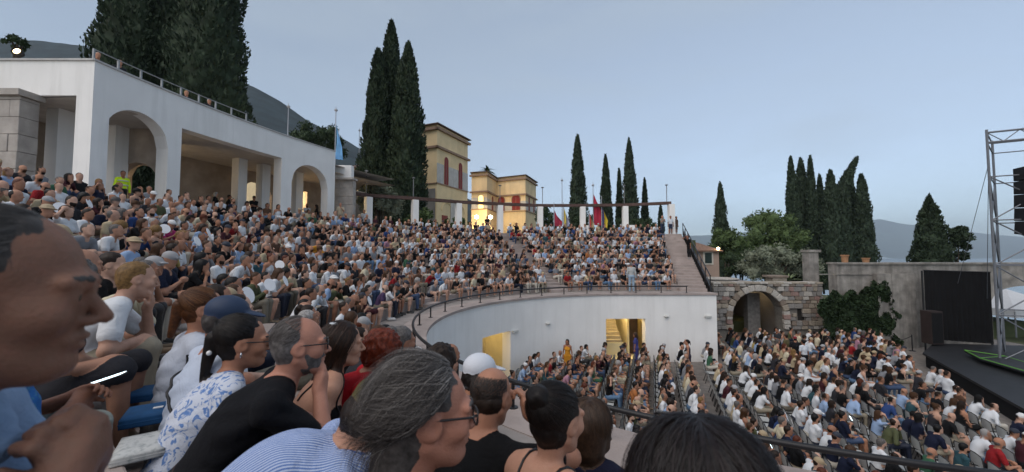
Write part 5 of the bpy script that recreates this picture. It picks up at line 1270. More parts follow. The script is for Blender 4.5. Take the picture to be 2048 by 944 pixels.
# chairs on the orchestra floor: straight rows parallel to the stage front
TT = Vector((.345, .9386)).normalized(); NN = Vector((TT.y, -TT.x))
CHAIRS = []
def floor_ok(x, y):
    if y > CY: 
        if x < CX: return math.hypot(x - CX, y - CY) < RW - .75
        if x < XW + .4: return y < CY + RW - .75
        return y < GY - 1.4
    return math.hypot(min(0, x - CX), y - CY) < RW - .75
offs = [-7.4, -6.45, -5.5, -4.55, -3.6, -2.65, -1.7, -.75, .2, 1.15] + [2.4 + .93 * k for k in range(12)]
for ri, o_ in enumerate(offs):
    t = -2.0; k = 0
    while t < 34:
        p = NN * o_ + TT * t; t += .56; k += 1
        if not floor_ok(p.x, p.y) or p.y < 5: continue
        if (Vector((p.x, p.y)) - s0).dot(Vector((-(s1 - s0).y, (s1 - s0).x)).normalized()) > -1.3 and (Vector((p.x, p.y)) - s0).dot(Vector((-(s1 - s0).y, (s1 - s0).x)).normalized()) < 1.3: continue
        sgn = (Vector((p.x, p.y)) - s0).cross(s1 - s0)
        if sgn < 0: continue
        if abs(t - 20.2) < .55 and ri >= 10: continue           # cross aisle
        hd = (p.x, p.y, FLOOR + 1.2)
        if not visible(hd, 20): continue
        q = proj(hd)
        if q[1] > 960: continue
        emptyp = .10 + (.38 if q[0] > 1700 and p.y < 14 else 0)
        if ri < 10 and p.y < 11: emptyp = .2
        CHAIRS.append(dict(pos=(p.x, p.y, FLOOR), yaw=math.atan2(NN.y, NN.x) + cr.uniform(-.06, .06), row=ri, k=k, D=p.length, empty=cr.random() < emptyp, px=q[0]))
for c in CHAIRS:
    if not c['empty']:
        a = c['yaw'] + cr.uniform(-.25, .25); x, y, z = c['pos']
        SEATS.append(dict(pos=(x, y, FLOOR + .46), yaw=a, row=c['row'], chair=True, head=(x, y, FLOOR + 1.2), D=c['D'], k=c['k']))
ORD = 'first second third fourth fifth sixth seventh eighth ninth tenth eleventh twelfth thirteenth fourteenth fifteenth sixteenth seventeenth eighteenth nineteenth twentieth'.split()
_T = {20: 'twenty', 30: 'thirty', 40: 'forty', 50: 'fifty', 60: 'sixty', 70: 'seventy', 80: 'eighty', 90: 'ninety'}
def ordw(n):
    if n < 20: return ORD[n]
    t, u_ = (n + 1) // 10 * 10, (n + 1) % 10
    if t > 90: return 'hundred-and-' + ordw(n - 100)
    return _T[t][:-1] + 'ieth' if u_ == 0 else _T[t] + '-' + ORD[u_ - 1]
for s_ in SEATS:
    v = cr.randrange(len(VAR)); s_['v'] = v; s_['shirt'] = wpick(SHIRTS, cr); s_['hair'] = wpick(HAIRS, cr); s_['pants'] = cr.choice(PANTS); s_['skin'] = cr.choice(SKINS)
    s_['cap'] = cr.choice([('white', (.6, .6, .6)), ('dark', (.03, .035, .05)), ('grey', (.3, .3, .31)), ('tan', (.35, .27, .17))])
    if VAR[v]['hair'] in ('bald', 'thin') and s_['hair'] in ('blond', 'auburn'): s_['hair'] = 'grey'
    s_['q'] = proj(s_['head'])
# people in the photograph that stand out by colour
for px, py, shirt, hair, hs in ((330, 452, 'magenta', 'dark brown', 'cap'), (624, 478, 'golden', 'grey', 'thin'), (405, 432, 'orange', 'auburn', 'curly'), (300, 428, 'white', 'dark brown', 'short'), (570, 570, 'white', 'dark brown', 'short'), (252, 545, 'light blue', 'grey', 'cap'), (320, 535, 'navy', 'grey', 'cap'), (395, 545, 'black', 'black', 'long'), (465, 545, 'white', 'grey', 'short'), (1142, 540, 'red', 'dark brown', 'short'), (792, 545, 'red', 'brown', 'bald'), (990, 565, 'grey', 'dark brown', 'cap'), (975, 590, 'white', 'grey', 'cap'), (1065, 510, 'white', 'dark brown', 'short'), (850, 520, 'white', 'black', 'short'), (720, 560, 'white', 'brown', 'long'), (690, 505, 'grey', 'dark brown', 'short'), (760, 600, 'purple', 'grey', 'bald'), (1250, 790, 'white', 'grey', 'bald'), (1362, 780, 'white', 'dark brown', 'short'), (1460, 760, 'maroon', 'black', 'short'), (1500, 745, 'white', 'black', 'cap'), (1570, 800, 'white', 'dark brown', 'short'), (1640, 800, 'light blue', 'dark brown', 'thin'), (1685, 790, 'light blue', 'grey', 'thin'), (1710, 800, 'black', 'grey', 'short'), (1765, 815, 'blue', 'black', 'short'), (1910, 750, 'white', 'dark brown', 'short'), (1300, 770, 'black', 'dark brown', 'short'), (1240, 760, 'cream', 'dark brown', 'long'), (1160, 745, 'grey', 'grey', 'bald'), (1845, 895, 'green', 'grey', 'bald'), (1920, 910, 'teal', 'black', 'short'), (1790, 895, 'black', 'dark brown', 'thin'), (385, 470, 'light blue', 'grey', 'short'), (190, 440, 'white', 'grey', 'short'), (560, 540, 'beige', 'grey', 'bald'), (470, 590, 'white', 'dark brown', 'short')):
    c_ = [s_ for s_ in SEATS if 'fix' not in s_]; b_ = min(c_, key=lambda s_: (s_['q'][0] - px) ** 2 + (s_['q'][1] - py) ** 2)
    b_['fix'] = 1; b_['shirt'] = shirt; b_['hair'] = hair; vs = [i for i, v in enumerate(VAR) if v['hair'] == hs]; b_['v'] = cr.choice(vs)
# ------------------------------------------------------------------ the people close to the camera, each modelled on its own
HERO_XY = []
HAIRMAT = bpy.data.materials.new('hair_strands'); HAIRMAT.use_nodes = True
_b = HAIRMAT.node_tree.nodes['Principled BSDF']; _a = nd(HAIRMAT.node_tree, 'ShaderNodeAttribute', attribute_name='tint'); HAIRMAT.node_tree.links.new(_a.outputs['Color'], _b.inputs['Base Color']); _b.inputs['Roughness'].default_value = .5; _b.inputs['Specular IOR Level'].default_value = .35
def strands(style, hc, hM, n, cols, seed, parent, name='hair', ln=.1, wd=.0032, keep=None):
    """ribbons of hair growing from the scalp; style: crop, swept, long, curly, up, bob"""
    rs = np.random.RandomState(seed); u = rs.normal(size=(n * 3, 3)); u /= np.linalg.norm(u, axis=1)[:, None]
    line = {'crop': .50, 'swept': .56, 'long': .60, 'curly': .62, 'up': .58, 'bob': .62}[style]
    z = u[:, 2]; ok = (u[:, 0] < np.clip((z - .0) * 1.5, -.1, line)) & (z > -.62)
    ok &= ~((np.abs(u[:, 1]) > .75) & (z < .0) & (u[:, 0] > -.15))
    if keep is not None: ok &= keep(u)
    u = u[ok][:n]; n = len(u)
    rad = np.array((.1035, .0875, .0965)) if style not in ('crop',) else np.array((.099, .083, .092)); c0 = np.array((-.022, 0, .036)); lift = {'crop': .002, 'swept': .006, 'long': .004, 'curly': .006, 'up': .003, 'bob': .004}[style]
    p = c0 + u * (rad + lift * rs.uniform(.2, 1.6, (n, 1))); steps = {'crop': 3}.get(style, 8); L_ = ln * rs.uniform(.65, 1.25, (n, 1)); pts_ = [p]
    ph = 5.0 * (np.sin(u[:, :1] * 5 + seed) + np.sin(u[:, 1:2] * 6 + 1.3 * seed) + np.sin(u[:, 2:3] * 7)) + rs.normal(0, .45, (n, 1)); lift_k = rs.uniform(0, 1, (n, 1)) ** 2
    d = None
    for k in range(steps):
        nrm = (p - c0) / rad ** 2; nrm /= np.linalg.norm(nrm, axis=1)[:, None]
        F = {'crop': (-.75, 0, -.45), 'swept': (-1, 0, -.35), 'long': (-.45, 0, -1), 'curly': (-.2, 0, -.4), 'up': (-1, 0, .25), 'bob': (-.25, 0, -1)}[style]
        f = np.tile(np.array(F, float), (n, 1)); f[:, 1] += np.sign(u[:, 1]) * .25 * (u[:, 2] > .3)
        if style == 'up': f = np.array((-.112, 0, .092)) - p
        t = f - nrm * (f * nrm).sum(1)[:, None]; t /= np.linalg.norm(t, axis=1)[:, None] + 1e-6
        low = np.clip((-.02 - p[:, 2:3]) / .06, 0, 1) if style in ('swept', 'long', 'bob') else 0
        t = t * (1 - low) + np.array((-.12, 0, -1)) * low + nrm * (.04 + (.14 if style == 'swept' else .22) * lift_k * (style in ('swept', 'curly')))
        sd_ = np.cross(nrm, t); amp = {'crop': .1, 'swept': .6, 'long': .22, 'curly': 1.3, 'up': .1, 'bob': .15}[style]
        t = t + sd_ * np.sin(ph + k * .95 + p[:, 2:3] * 20) * amp + rs.normal(0, .06, (n, 3))
        t /= np.linalg.norm(t, axis=1)[:, None]
        p = p + t * L_ / steps
        k0 = np.sqrt((((p - c0) / (rad + .001)) ** 2).sum(1)); inside = k0 < 1.0; p[inside] = c0 + (p[inside] - c0) / k0[inside][:, None]
        pts_.append(p)
    Pn = np.stack(pts_, 1); m_ = Pn.shape[1]
    T = np.gradient(Pn, axis=1); nr = Pn - c0; sd_ = np.cross(T, nr); sd_ /= np.linalg.norm(sd_, axis=2)[..., None] + 1e-9; nr /= np.linalg.norm(nr, axis=2)[..., None] + 1e-9
    w_ = wd * rs.uniform(.6, 1.5, (n, 1, 1)) * np.linspace(1, .25, m_)[None, :, None]
    A = Pn - sd_ * w_; B = Pn + sd_ * w_; Cn = Pn + nr * w_ * .7
    V = np.stack([A, Cn, B], 2).reshape(-1, 3); V = V @ hM.T + hc
    i0 = (np.arange(n)[:, None] * m_ + np.arange(m_ - 1)[None, :]).reshape(-1) * 3
    Fq = np.concatenate([np.stack([i0, i0 + 1, i0 + 4, i0 + 3], 1), np.stack([i0 + 1, i0 + 2, i0 + 5, i0 + 4], 1)])
    me = fast_mesh(name, V, Fq); ca = me.color_attributes.new('tint', 'FLOAT_COLOR', 'POINT')
    pal_ = np.array([hexc(c) for c in cols]); cc = pal_[rs.randint(0, len(cols), n)] * rs.uniform(.75, 1.25, (n, 1)); C4 = np.ones((n, m_ * 3, 4), dtype=np.float32); C4[:, :, :3] = cc[:, None, :]
    ca.data.foreach_set('color', C4.ravel()); return link(name, me, HAIRMAT, parent)
def hero(label, px, py, D, yaw, cols, body=.014, hres=.006, hands=(), hair_cols=None, hs=None, mat_=None, extras=(), seed=0, hair_n=1400, hair_ln=.1, hair_wd=.003, keep=None, **kw):
    kw.setdefault('det', True); S, key = person(**kw)
    fine = [(key['head'] - np.array((.17, .17, .16)), key['head'] + np.array((.17, .17, .17)), hres)] + [(key['wr'][q] - .135, key['wr'][q] + .135, .0048) for q in hands]
    V, Q, W = S.grow(body, fine)
    m0 = fast_mesh('tmp', V, Q); nr = np.zeros(len(V) * 3, dtype=np.float32); m0.vertices.foreach_get('normal', nr); nr = nr.reshape(-1, 3); bpy.data.meshes.remove(m0)
    q = V + .03 * np.sin(V[:, [1, 2, 0]] * 17 + seed); w_ = np.sin(q[:, 2] * 62 + 2.5 * np.sin(q[:, 1] * 21) + 2 * np.sin(q[:, 0] * 19)) * (.5 + .5 * np.sin(q[:, 1] * 13 + seed)) + .7 * np.sin(q[:, 1] * 48 + 3 * np.sin(q[:, 2] * 15) + seed) * (.5 + .5 * np.sin(q[:, 2] * 17))
    V = V + nr * (w_ * .0042 * (W[:, 1] + W[:, 2]))[:, None]       # cloth folds
    me = fast_mesh('person', V, Q); set_masks(me, W); me.materials.append(mat_ or PERSON)
    tgt = at(px, py, D); c, s = math.cos(R(yaw)), math.sin(R(yaw)); h = key['head']
    root = Vector((tgt.x - (h[0] * c - h[1] * s), tgt.y - (h[0] * s + h[1] * c), tgt.z - h[2]))
    o = link('person', me, None, None, root, R(yaw)); tint(o, **cols); tag(o, label, 'person', 'people sitting close by')
    HERO_XY.append((root.x, root.y)); print('hero', label[:40], [round(v, 2) for v in root], len(Q))
    if kw.get('strap'):
        from mathutils.bvhtree import BVHTree
        bv = BVHTree.FromPolygons([tuple(v) for v in V], [tuple(int(i) for i in q) for q in Q]); M2 = Matrix(key['M2'].tolist()); ch = Vector(key['ch'])
        for sg in (1, -1):
            pts_ = []
            for j in range(22):
                t_ = R(-20 + 220 * j / 21); dl = M2 @ Vector((math.cos(t_), 0, math.sin(t_))); o_ = ch + M2 @ Vector((0, sg * (.085 + .02 * math.cos(t_)), .06))
                hit = bv.ray_cast(o_ + dl * .24, -dl)
                if hit[0] is not None: pts_.append(hit[0] + hit[1] * .003)
            if len(pts_) > 3: MB().tube(pts_, .0055, 6).build('dress_strap', black, o, smooth=True)
    if hs: strands(hs, h, key['hM'], hair_n, hair_cols, seed, o, ln=hair_ln, wd=hair_wd, keep=keep)
    hM = Matrix(key['hM'].tolist()).to_4x4(); HM = Matrix.Translation(Vector(h)) @ hM
    for e in extras:
        if e == 'eyes':
            for sgn in (1, -1):
                ey = MB().lathe([(.0125 * math.sin(R(a)), -.0125 * math.cos(R(a))) for a in (1, 25, 50, 75, 100, 125, 150, 179)], 12).build('eye', mat('eye_white', (.30, .28, .27), .3, spec=.5), o, smooth=True); ey.matrix_local = HM @ Matrix.Translation((.0822, sgn * .0325, .004))
                ir = MB().lathe([(.001, .0128), (.005, .0121), (.0062, .0112)], 12).build('iris', mat('eye_iris', (.03, .018, .010), .2, spec=.6), ey); ir.rotation_euler = (0, R(90), 0)
        if e[:7] == 'glasses':
            lift, back = (0, 0) if e == 'glasses' else (.024, -.014)
            gm = mat('dark_glasses_frame', (.012, .012, .014), .35, spec=.5); g = MB()
            for sgn in (1, -1):
                rp = [(.108 - .012 * (abs(q_) > .9), sgn * (.034 + .027 * math.copysign(abs(math.cos(R(t_))) ** .55, math.cos(R(t_)))), .003 + .018 * math.copysign(abs(math.sin(R(t_))) ** .55, math.sin(R(t_)))) for q_, t_ in [(0, t) for t in range(0, 361, 24)]]; g.tube(rp, .0026, 6, False)
                g.tube([(.104, sgn * .060, .012), (.09, sgn * .074, .013), (.0, sgn * .082, .012), (-.022, sgn * .081, -.006)], .0030, 6)
            g.tube([(.110, -.010, .008), (.113, 0, .010), (.110, .010, .008)], .0026, 6)
            go = g.build('glasses', gm, o, smooth=True); go.matrix_local = HM @ Matrix.Translation((back, 0, lift)) @ (Matrix.Rotation(R(-62), 4, 'Y') if lift else Matrix.Identity(4))
            for sgn in (1, -1):
                l_ = MB(); k_ = 20; l_.v = [(.107, sgn * (.034 + .0245 * math.cos(2 * math.pi * i / k_)), .004 + .0178 * math.sin(2 * math.pi * i / k_)) for i in range(k_)]; l_.f = [tuple(range(k_))]
                lens = bpy.data.materials.get('lens_clear' if not lift else 'lens_brown')
                if lens is None:
                    lens = bpy.data.materials.new('lens_clear' if not lift else 'lens_brown'); lens.use_nodes = True; lb = lens.node_tree.nodes['Principled BSDF']; lb.inputs['Roughness'].default_value = .05; lb.inputs['Base Color'].default_value = (.9, .9, .9, 1) if not lift else (.30, .16, .09, 1); lb.inputs['Alpha'].default_value = .12 if not lift else .75
                l_.build('lens', lens, go)
        if e == 'hairclip': MB().lathe([(.001, -.02), (.03, -.012), (.034, .012), (.001, .02)], 10).build('hair_clip', mat('pale_clip', (.55, .58, .6), .3), o).matrix_local = HM @ Matrix.Translation((-.06, -.02, .115))
        if e == 'pearl': MB().lathe([(.001, -.012), (.009, -.008), (.012, 0), (.009, .008), (.001, .012)], 10).build('hair_bead', mat('pearl', (.75, .75, .75), .25), o, smooth=True).matrix_local = HM @ Matrix.Translation((-.135, -.045, -.04))
        if e == 'earring': MB().lathe([(.001, -.014), (.006, -.006), (.004, .008), (.001, .012)], 8).build('earring', mat('silver', (.6, .6, .62), .25, metal=.9), o, smooth=True).matrix_local = HM @ Matrix.Translation((-.004, -.089, -.046))
        if e == 'strapbag':
            from mathutils.bvhtree import BVHTree
            bv = BVHTree.FromPolygons([tuple(v) for v in V], [tuple(int(i) for i in f_) for f_ in Q]); M2 = Matrix(key['M2'].tolist()); q_ = []
            for i in range(41):
                t_ = 2 * math.pi * i / 40; dl = (M2 @ Vector((math.cos(t_), .72 * math.sin(t_), .69 * math.sin(t_)))).normalized(); c_ = Vector(key['ch']) + M2 @ Vector((0, .02, .0)); hit = bv.ray_cast(c_ + dl * .245, -dl)
                if hit[0] is not None: q_.append(hit[0] + hit[1] * .004)
            MB().tube(q_, .008, 6, False).build('bag_strap', black, o, smooth=True)
    return o, key, root
C_ = lambda shirt, pants='#14161c', hair='#21160f', skin='#a97a62', cap='#2f3a4c': dict(shirt=hexc(shirt), pants=hexc(pants), hair=hexc(hair), skin=hexc(skin), shoe=(.3, .3, .3), cap=hexc(cap))
GREYS = ['#3a3533', '#443f3c', '#332e2c', '#5d5855', '#4c4744', '#827d79']
STRIPE = person_material('striped_shirt_person', pattern='stripes', c2=hexc('#5b78b4')); FLORAL = person_material('floral_dress_person', pattern='floral', c2=hexc('#5f80b5')); FLORAL2 = person_material('leafy_skirt_person', pattern='floral', c2=hexc('#3f7396')); SCARF = PERSON
# grey-haired man with glasses, right in front
hero('grey long-haired man in black glasses seen in profile, right in front', 862, 826, 1.0, 17, C_('#23262e', hair='#4a4644', skin='#b07c68'), body=.012, hres=.0044, lean=24, slump=14, hpitch=4, arms=('lap', 'lap'), sex='m', hair='mullet', beard=0, hs='swept', hair_cols=GREYS, hair_n=20000, hair_ln=.20, hair_wd=.0008, extras=('eyes', 'glasses'), seed=3)
# big profile at the left edge
hero('close man in dark profile with hands folded under his chin at the picture edge', -12, 590, .55, 33, C_('#7f96b4', '#3a3d44', '#3a3634', '#7c5b4b'), body=.013, hres=.005, hands=(0, 1), lean=22, slump=16, hpitch=6, arms=((.375, .045, .44), (.375, -.045, .44)), hfd=(((.1, -.75, .65), (-.5, 0, .4)), ((.1, .75, .65), (-.5, 0, .4))), curls=(1.1, 1.1), hdet=True, sex='m', hair='short', hs='crop', hair_cols=['#2c2928', '#4d4a48', '#3b3836'], hair_n=9000, hair_ln=.026, hair_wd=.0006, extras=('eyes',), seed=4, collar=True)
# man in black, hand at chin
hero('balding man in a black top and glasses with hand on his bearded chin', 602, 690, 1.75, 27, C_('#08090f', hair='#5c5856', skin='#b3806c'), hres=.0055, hands=(1,), hdet=True, lean=34, slump=14, hpitch=2, arms=('knees', 'chin'), hair='thin', beard=1, hs='crop', hair_cols=['#4a4543', '#6d6866', '#3b3735'], hair_n=4000, hair_ln=.02, hair_wd=.0008, extras=('eyes', 'glasses'), seed=5, sleeve='short', keep=lambda u: u[:, 0] < .2, wide=1.1)
hero('woman in blue floral white dress with a dark low bun and pearl bead', 490, 684, 1.98, 45, C_('#c3c9d6', hair='#140f0e', skin='#a87860'), mat_=FLORAL, hyaw=-15, sex='f', lean=24, slump=12, arms=('lap', 'lap'), hair='pony', hs='up', hair_cols=['#161110', '#1f1815', '#0d0a0a'], hair_n=3500, hair_ln=.12, hair_wd=.0014, extras=('pearl', 'earring', 'glasses'), legs='dress', seed=6)
hero('man in a dark blue cap and white tee with a black bag strap', 456, 640, 2.15, 52, C_('#b9c3d4', '#3a3d44', '#3c3836', '#a27059', '#2c3a52'), lean=13, slump=10, hyaw=-20, arms=('lap', 'lap'), hair='cap', extras=('strapbag',), seed=7, hpitch=10)
hero('auburn ponytailed woman in a white top behind the blue cap', 410, 618, 2.5, 52, C_('#b4bac6', '#2a2a2c', '#4c2c16', '#a97a62'), sex='f', lean=10, slump=8, hyaw=-20, hair='pony', hs='up', hair_cols=['#57341c', '#6a4526', '#432410'], hair_n=3000, hair_ln=.11, hair_wd=.0015, seed=8)
hero('person in a blue striped shirt bent far forward behind the grey-haired man', 752, 836, 1.32, 24, C_('#b8c4dc', '#3a4a66', '#21160f', '#b98d76', '#5a5230'), mat_=STRIPE, lean=56, slump=34, hpitch=38, wide=1.12, arms=('knees', 'knees'), hair='cap', collar=True, sleeve='short', seed=9, body=.012)
hero('woman with long brown hair and thin black straps on a bare back', 688, 688, 2.35, 24, C_('#0b0b0e', hair='#2a1a12', skin='#b98d76'), sex='f', lean=22, slump=8, sleeve='none', strap=True, hair='long', hs='long', hair_cols=['#2a1a12', '#3a2519', '#1e130d'], hair_n=4500, hair_ln=.24, hair_wd=.0016, extras=('hairclip', 'eyes'), legs='dress', seed=10)
hero('red-shirted person with a big curly auburn head bending forward', 766, 706, 2.6, 20, C_('#a3141f', '#28324a', '#5a2312', '#a97a62'), lean=44, slump=16, hpitch=25, arms=('knees', 'knees'), hair='curly', hs='curly', hair_cols=['#6a2a14', '#521c0d', '#7a361c'], hair_n=4000, hair_ln=.07, hair_wd=.0018, seed=11)
hero('person in a white cap and white tee next to the railing post', 960, 752, 2.35, 38, C_('#c4c9d2', '#22242a', '#15100e', '#a97a62', '#c9cdd4'), lean=22, slump=12, hair='cap', seed=12, hpitch=8)
hero('man with a bald crown in a black tee, hand raised to his face', 984, 792, 1.78, 58, C_('#08080b', hair='#2a211c', skin='#a87962'), hres=.0055, hands=(1,), hdet=True, lean=28, slump=14, hpitch=14, hyaw=0, arms=('knees', (.44, -.13, .60)), hfd=(None, ((.25, .45, .85), (-.3, .9, -.2))), curls=(.5, .75), hair='bald', hs='crop', hair_cols=['#2a211c', '#3a302a', '#1c1512'], hair_n=4000, hair_ln=.018, hair_wd=.0008, keep=lambda u: (u[:, 2] < .55) & (u[:, 0] < .1), seed=13)
hero('dark-haired woman with a high bun and bare shoulders in a black dress', 1116, 838, 1.5, 40, C_('#08080a', hair='#15100f', skin='#b48872'), hres=.0055, sex='f', lean=18, slump=8, hpitch=6, sleeve='none', strap=True, hair='bun', hs='up', hair_cols=['#181210', '#221a17', '#0e0a0a'], hair_n=6000, hair_ln=.14, hair_wd=.0011, arms=('lap', 'lap'), legs='dress', extras=('eyes',), seed=14)
hero('person with a brown bob and a dark navy top seen from behind', 1182, 850, 1.98, 66, C_('#12142a', hair='#33241a', skin='#a97a62'), sex='f', lean=20, slump=10, hair='bob', hs='bob', hair_cols=['#3a2a1e', '#2c1f16', '#4a3728'], hair_n=5000, hair_ln=.15, hair_wd=.0013, seed=15)
hero('dark-haired head close by with sunglasses pushed up on top', 1398, 1000, .66, 78, C_('#1a1418', hair='#150d0d', skin='#8c604c'), hres=.0055, sex='f', lean=12, slump=8, hair='long', hs='long', hair_cols=['#160e0e', '#1d1313', '#0f0909'], hair_n=9000, hair_ln=.22, hair_wd=.0011, extras=('glasses_up',), legs='long', seed=16)
ph_, pk_, pr_ = hero('woman in a blue top and leafy skirt looking at a glowing phone', 58, 632, 1.7, 64, C_('#2a5f9c', '#8f948c', '#2a1a12', '#8a5f4b'), mat_=FLORAL2, sex='f', lean=20, slump=12, hpitch=20, arms=((.42, .03, .33), (.40, -.05, .31)), hands=(0, 1), hdet=True, hair='long', sleeve='short', legs='long', seed=17)
# phone in her hands, blue cushions and a patterned one on the stone
pw = Matrix.Translation(pr_) @ Matrix.Rotation(R(64), 4, 'Z') @ Vector(pk_['wr'][0] + np.array((.09, -.03, .05)))
o = empty('phone', tuple(pw), R(20)); tag(o, 'glowing phone held by the woman in the blue top', 'phone')
bevel(MB().box((0, 0, 0), (.15, .074, .009), 0, 0, R(-18)).build('phone_body', mat('black_phone', (.01, .01, .012), .3), o), .004); MB().box((0, 0, .0065), (.138, .066, .002), 0, 0, R(-18)).build('phone_screen', mat('phone_screen_glow', (.5, .6, .6), .3, emit=(.75, .92, 1), estr=1.4), o)
def cushion(label, px, py, m, w_, d_, h_, rz, cat='cushion'):
    q_ = at_z(px, py, rowz(3) + h_ * .5); o = empty('seat_cushion', (q_.x, q_.y, rowz(3)), R(rz)); tag(o, label, cat)
    bm = bmesh.new(); bmesh.ops.create_cube(bm, size=1.0); bmesh.ops.subdivide_edges(bm, edges=bm.edges[:], cuts=5, use_grid_fill=True)
    for v in bm.verts:
        e_ = max(abs(v.co.x), abs(v.co.y)) * 2; v.co.z *= (1 - .35 * e_ ** 4); v.co.x *= w_; v.co.y *= d_; v.co.z = v.co.z * h_ + h_ / 2
    me = bpy.data.meshes.new('cushion'); bm.to_mesh(me); bm.free(); me.polygons.foreach_set('use_smooth', [True] * len(me.polygons)); link('pad', me, m, o)
    pts_ = [(w_ * .49 * c, d_ * .49 * s, h_ / 2) for c, s in ((1, 1), (-1, 1), (-1, -1), (1, -1), (1, 1))]; MB().tube(pts_, .006, 6, False).build('piping', m, o)
    return o
bl = mat('blue_cushion_fabric', (.015, .075, .19), .8, .15, 20)
o = cushion('upper of the two blue seat cushions on the stone step', 302, 785, bl, .19, .22, .06, 30); MB().box((.04, -.03, .061), (.04, .022, .004)).build('white_label', mat('label_white', (.7, .7, .7), .6), o)
o = cushion('lower of the two blue seat cushions on the stone step', 298, 828, bl, .19, .22, .07, 34); MB().box((.04, -.03, .071), (.04, .022, .004)).build('white_label', MATS['label_white'], o)
pcm = mat('patterned_cushion_fabric', (.50, .51, .50), .85, .0, 20, dirt=(.10, .13, .14), dscale=34)
cushion('pale leaf patterned cushion with a dark edge on the stone', 285, 893, pcm, .17, .24, .05, 36)
# standing people
def standing(label, px, py_head, z, cols, D, yaw, grp='people standing', **kw):
    kw.setdefault('arms', ('side', 'side')); kw.setdefault('legs', 'long')
    near = D < 14
    me, key, _ = person_mesh('person', .02 if near else .026, [], stand=True, lean=kw.pop('lean', 2), slump=kw.pop('slump', 3), det=near, **kw)
    t = at(px, py_head, D); o = link('person', me, None, None, (t.x, t.y, z), R(yaw)); tint(o, **cols); tag(o, label, 'person', grp); HERO_XY.append((t.x, t.y)); return o
ST = C_
def zrow(x, y):
    r_ = math.hypot(x - CX, y - CY) if x < CX else y - CY
    i = int((r_ - R0) / DEP); return TERR if i >= NROW else rowz(max(0, i)) if i >= 0 else COPE
def stand_row(label, px, D, cols, yaw, **kw):
    t = at(px, 450, D); return standing(label, px, 450, zrow(t.x, t.y), cols, D, yaw, **kw)
hv = stand_row('steward in a bright yellow high visibility jacket before the first arch', 240, 16.0, dict(shirt=(.62, .85, .03), pants=hexc('#15171c'), hair=hexc('#0d0b0b'), skin=hexc('#946650'), shoe=(.03, .03, .03), cap=(.1, .1, .1)), -20, sleeve='long', hair='bun', hyaw=-20)
for z_ in (1.12, 1.30):
    mbx_ = MB(); mbx_.tube([(.132 * math.cos(R(a)) + .02, .185 * math.sin(R(a)), z_) for a in range(0, 361, 20)], .022, 6, False); mbx_.build('reflective_band', mat('reflective_grey', (.6, .62, .62), .3), hv)
stand_row('person in black cap and black clothes with folded arms in the portico', 506, 23.0, ST('#0b0b0d', '#0f1013', '#0d0b0b', '#8a5f4b', '#0c0c0e'), -40, arms=('fold', 'fold'), hair='cap', legs='shorts')
stand_row('man in a white polo with folded arms under the last arch', 613, 26.6, ST('#b9bec6', '#1a1a20', '#0d0b0b', '#8a5f4b'), -50, arms=('fold', 'fold'), beard=1)
stand_row('dark-haired woman in black standing under the last arch', 633, 27.0, ST('#0f0d10', '#15151a', '#0d0b0b', '#a97a62'), 200, sex='f', hair='long')
stand_row('black-clad person with grey hair in the portico opening', 428, 21.5, ST('#0c0c0e', '#15151a', '#8d8a88', '#a97a62'), 20, hair='bob', sex='f')
stand_row('broad black-clad person in the middle of the portico opening', 455, 22.5, ST('#08080a', '#0d0d10', '#0d0b0b', '#8a5f4b'), 40, arms=('hip', 'side'))
stand_row('person in cream clothes standing at the top by the portico end', 680, 26.0, ST('#a59a86', '#8c8474', '#6d6a68', '#a97a62'), -60, arms=('phone', 'side'))
stand_row('person in white tee beside the first pergola pillar', 728, 30.2, ST('#c0c4ca', '#3a3d44', '#6d6a68', '#a97a62'), -70)
stand_row('black-robed person standing out above the crowd below the villa lamps', 974, 35.3, ST('#0a0a0c', '#0a0a0c', '#0d0b0b', '#8a5f4b'), -90, arms=('fold', 'fold'))
stand_row('man in grey tee and jeans holding up a phone at the stair top', 1324, 34.6, ST('#7b7a74', '#2a3447', '#6d6a68', '#a97a62'), -70, arms=('phone', 'phone'))
stand_row('man in white tee and shorts at the stair top', 1341, 34.9, ST('#c6cad0', '#2b3348', '#15100e', '#8a5f4b'), -90, legs='shorts')
stand_row('person leaning at the stair top behind the white tee man', 1352, 35.4, ST('#4c3a30', '#4d4238', '#15100e', '#8a5f4b'), -60, legs='shorts')
o = standing('person in black leaning on the staircase handrail', 1378, 500, -.35, ST('#0a0a0c', '#0c0c0f', '#0d0b0b', '#8a5f4b'), 28.0, 190, arms=('side', 'raise'), lean=6)
t_ = at(1263, 560, 22.4); standing('man in pale clothes standing at the far railing', 1263, 560, COPE, ST('#a7a9a8', '#8fa3b5', '#6d6a68', '#a97a62'), 22.4, 80, legs='long', sleeve='long')
standing('woman in a golden yellow dress standing by the white wall', 1135, 680, FLOOR, ST('#c8892c', '#c8892c', '#21160f', '#946650'), 19.6, -110, sex='f', hair='long', sleeve='none', legs='dress')
standing('woman in a violet blue dress inside the stair doorway', 1272, 670, FLOOR, ST('#3c3f78', '#3c3f78', '#2a1a12', '#946650'), 21.2, 150, sex='f', hair='long', sleeve='short', legs='dress')
standing('woman in a dark patterned dress with raised arm by the wall end', 1376, 680, FLOOR, ST('#3a3442', '#3a3442', '#15100e', '#a97a62'), 19.5, 160, sex='f', hair='pony', sleeve='none', legs='dress', arms=('side', 'raise'))
standing('man in a white tee standing among the floor seats', 1607, 660, FLOOR, ST('#c6cad0', '#14161c', '#0d0b0b', '#8a5f4b'), 19.5, 100)
standing('person in a dark red cap standing among the floor seats', 1590, 665, FLOOR, ST('#15151a', '#15151a', '#15100e', '#a97a62', '#7a2028'), 20.2, 60, hair='cap')
standing('person in an olive jacket standing among the floor seats', 1573, 668, FLOOR, ST('#5a5238', '#2a2a2c', '#21160f', '#a97a62'), 20.8, 120, sleeve='long')
